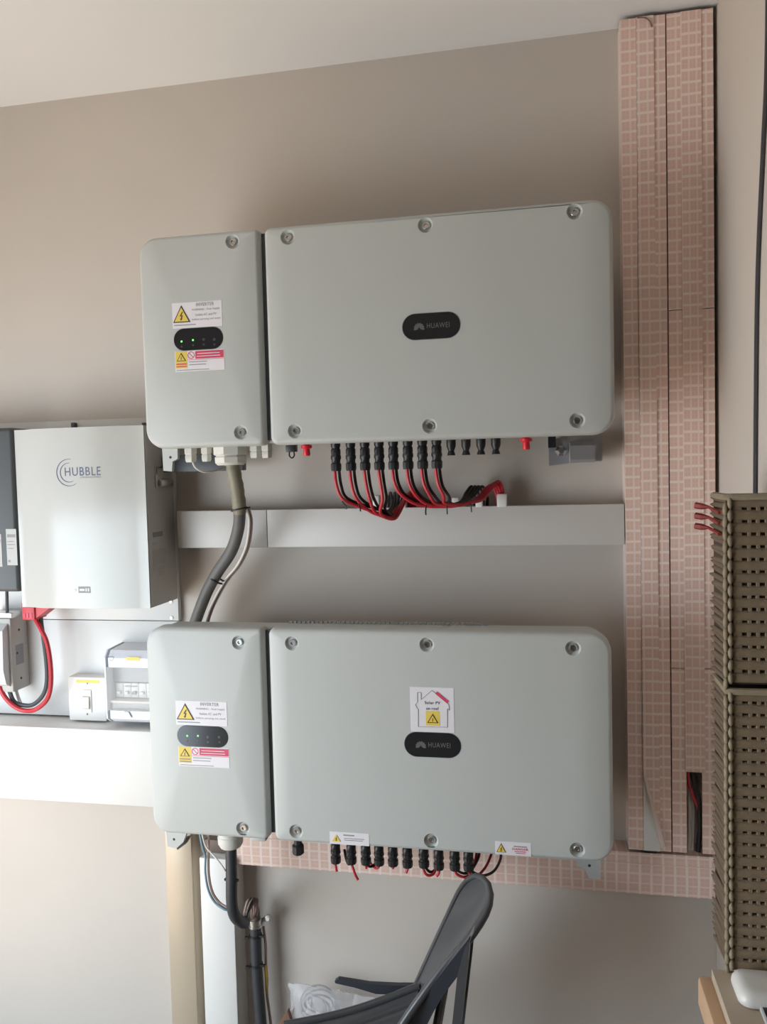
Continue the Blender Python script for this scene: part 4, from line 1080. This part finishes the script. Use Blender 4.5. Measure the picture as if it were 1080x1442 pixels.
# ------------------------------------------------------------------ chair
t = thing('plastic_chair', 'dark grey plastic chair with a rounded back below the lower inverter', 'chair', (-.32, -.33, 0))
far = [(585, 1386, -.19), (605, 1342, -.20), (630, 1288, -.22), (646, 1254, -.25), (657, 1239, -.28)]
near = [(545, 1482, -.48), (567, 1442, -.46), (598, 1398, -.44), (627, 1360, -.42), (659, 1323, -.40), (683, 1288, -.37), (690.5, 1262, -.345), (685, 1241, -.325), (671, 1233, -.30)]
FA = smooth_path([at(*p) for p in far], 6); NE = smooth_path([at(*p) for p in near], 6)
def resample(P, n):
    L = [0]
    for a, b in zip(P, P[1:]): L.append(L[-1] + (b - a).length)
    out = []
    for k in range(n):
        s = L[-1] * k / (n - 1); i = 0
        while i < len(P) - 2 and L[i + 1] < s: i += 1
        f = (s - L[i]) / max(1e-9, L[i + 1] - L[i]); out.append(P[i].lerp(P[i + 1], min(1, f)))
    return out
nr = 22
FA, NE = resample(FA, nr), resample(NE, nr)
bm = B(); grid = []
for k in range(nr):
    row = []
    for j in range(11):
        s = j / 10; p = FA[k].lerp(NE[k], s)
        bulge = math.sin(math.pi * s) * .042 * (1 - (k / (nr - 1)) ** 2)
        p = p + Vector((bulge, 0, -bulge * .25)); row.append(bm.verts.new(p))
    grid.append(row)
for a, b in zip(grid, grid[1:]):
    for j in range(10): bm.faces.new((a[j], a[j + 1], b[j + 1], b[j]))
bmesh.ops.recalc_face_normals(bm, faces=bm.faces)
bmesh.ops.solidify(bm, geom=bm.faces[:], thickness=.006)
obj('backrest', bm, M['chair'], t, 50)
# rolled rim around the back
bm = tube(B(), FA, .0050, 8, 1, False)
tube(bm, [FA[-1], FA[-1].lerp(NE[-1], .5) + Vector((.002, 0, .003))] + NE[::-1], lambda s: .0055 + .0055 * min(1, s * 2.2) * (1 - .4 * s), 8, 1, False)
obj('back_rim', bm, M['chair'], t, 60)
def web(y, dx, dz):
    """web between the front member and the rear leg on one side"""
    P = [at(a, b, -.43) for a, b in ((661, 1316), (628, 1358), (598, 1398), (567, 1443), (540, 1486), (574, 1490), (600, 1442), (612, 1418), (625, 1396), (646, 1368), (656, 1350))]
    return prism_y(B(), [(p.x + dx, p.z + dz) for p in P], y, y + .014)
def rear_leg(y, dx, dz):
    if dx: dx, dz = -.010, -.10
    o1, o2, i1, i2 = [at(a, b, -.43) for a, b in ((661, 1345), (650, 1442), (645, 1368), (637, 1442))]
    oe = o1 + (o2 - o1) * ((0 - dz - o1.z) / (o2.z - o1.z)); ie = i1 + (i2 - i1) * ((0 - dz - i1.z) / (i2.z - i1.z))
    tp = [at(a, b, -.43) for a, b in ((668, 1306), (662, 1322))]
    P = [tp[0], tp[1], o1, o2, oe, ie, i2, i1, at(655, 1330, -.43)]
    return prism_y(B(), [(p.x + dx, p.z + dz) for p in P], y - .004, y + .024)
for y_, dx, dz in ((-.444, 0, 0), (-.235, -.006, -.015)):
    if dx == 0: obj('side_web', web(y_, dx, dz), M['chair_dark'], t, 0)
    obj('rear_leg', rear_leg(y_, dx, dz), M['chair'], t, 0)
    f = at(545, 1482, -.46)
    bm = tube(B(), [Vector((f.x - .01 + dx, y_ + .006, f.z - (.03 if dx == 0 else .05))), Vector((f.x - .05 + dx, y_ + .006, f.z - .10)), Vector((f.x - .16 + dx, y_ + .006, .18)), Vector((f.x - .20 + dx, y_ + .006, 0.0))], lambda s: .016 - .005 * s, 8, 4)
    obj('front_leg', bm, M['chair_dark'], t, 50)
# seat: ribbed panel running forward to the left
def seat_pt(u, v):        # u along the depth, v across
    back = at(590, 1392, -.215).lerp(at(556, 1500, -.46), v)
    front = at(400, 1447, -.325).lerp(at(330, 1560, -.56), v)
    p = back.lerp(front, u); 
    p.z += .012 * math.sin(u * math.pi) * -1 + .004 * math.cos(v * 2 * math.pi * 4) - .012 * math.sin(v * math.pi)
    return p
bm = B(); grid = [[bm.verts.new(seat_pt(i / 12, j / 32)) for j in range(33)] for i in range(13)]
for a, b in zip(grid, grid[1:]):
    for j in range(32): bm.faces.new((a[j], a[j + 1], b[j + 1], b[j]))
bmesh.ops.recalc_face_normals(bm, faces=bm.faces); bmesh.ops.solidify(bm, geom=bm.faces[:], thickness=.008)
obj('seat', bm, M['chair'], t, 50)
bm = tube(B(), [seat_pt(i / 8, 0) + Vector((0, 0, .002)) for i in range(9)], .009, 8, 2)
obj('seat_rim', bm, M['chair'], t, 60)
P = [(590, 1386), (560, 1386), (520, 1384), (477, 1377), (472, 1380), (473, 1383), (500, 1389), (530, 1398), (560, 1399), (588, 1393)]
V = [at(a, b, -.185) for a, b in P]
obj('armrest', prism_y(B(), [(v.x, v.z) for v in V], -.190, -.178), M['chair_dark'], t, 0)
a, b = at(606, 1425, -.33), at(628, 1412, -.33)
obj('crossbar', tube(B(), [Vector((b.x - .01, -.45, b.z)), Vector((b.x - .01, -.21, b.z))], .010, 8, 1, False), M['chair'], t)

# ------------------------------------------------------------------ bag and offcut behind the chair
c = at(445, 1412, -.09)
t = thing('plastic_bag', 'crumpled clear plastic bag holding a coil of wire behind the chair', 'bag', (c.x, -.09, 0))
bm = B(); nx, nz_ = 18, 22
xa, xb = at(408, 1400, -.09).x, at(532, 1400, -.09).x; zt = at(440, 1386, -.09).z
random.seed(3)
fr_, bk_ = [], []
for i in range(nz_ + 1):
    r1, r2 = [], []
    for j in range(nx + 1):
        u, v = j / nx, i / nz_
        zt_l = zt - .012 * u - .010 * u * u
        puff = .045 * (max(0, math.sin(math.pi * u)) ** .5) * (max(0, math.sin(math.pi * min(1, v * .93 + .07))) ** .5)
        x = xa + (xb - xa) * u + random.uniform(-.004, .004); z = max(.001, zt_l * v + random.uniform(-.004, .004))
        r1.append(bm.verts.new((x, -.09 - puff * (.8 + .35 * random.random()) - .002, z)))
        r2.append(bm.verts.new((x, -.09 + puff * .8 + .002, z)))
    fr_.append(r1); bk_.append(r2)
for G in (fr_, bk_):
    for a, b in zip(G, G[1:]):
        for j in range(nx): bm.faces.new((a[j], a[j + 1], b[j + 1], b[j]))
for j in range(nx): bm.faces.new((fr_[-1][j], fr_[-1][j + 1], bk_[-1][j + 1], bk_[-1][j])); bm.faces.new((fr_[0][j], bk_[0][j], bk_[0][j + 1], fr_[0][j + 1]))
for a, b, c_, d in zip(fr_, fr_[1:], bk_, bk_[1:]):
    bm.faces.new((a[0], b[0], d[0], c_[0])); bm.faces.new((a[-1], c_[-1], d[-1], b[-1]))
obj('film', bm, M['bag'], t, 25)
cc = at(448, 1414, -.09)
ct = thing('wire_coil', 'coil of pale wire inside the clear plastic bag', 'wire', (cc.x, -.09, cc.z - .05))
pts = []
for k in range(5 * 20 + 1):
    a = 2 * math.pi * k / 20; r = .046 - .006 * (k / 20)
    pts.append(Vector((cc.x + r * math.cos(a) * 1.1, -.092 + .012 * math.sin(k * .37), cc.z + r * math.sin(a))))
obj('wire', tube(B(), pts, .0022, 6, 1, False), mat('coil_wire', (.40, .40, .42), .4), ct)
a = at(405.5, 1422, -.12); b = at(391, 1446, -.12)
d = Vector((b.x - a.x, 0, b.z - a.z))
bm = B()
ft = Vector((a.x - .10, 0, 0))
prism_y(bm, [(a.x, a.z), (a.x + .016 * .9, a.z - .05), (ft.x + .10, 0), (ft.x + .03, 0), (a.x - .030, a.z - .045)], -.125, -.110)
tag(obj('wood_offcut', bm, M['wood_dark'], None, 0), 'pointed brown wood offcut beside the plastic bag', 'wood offcut')
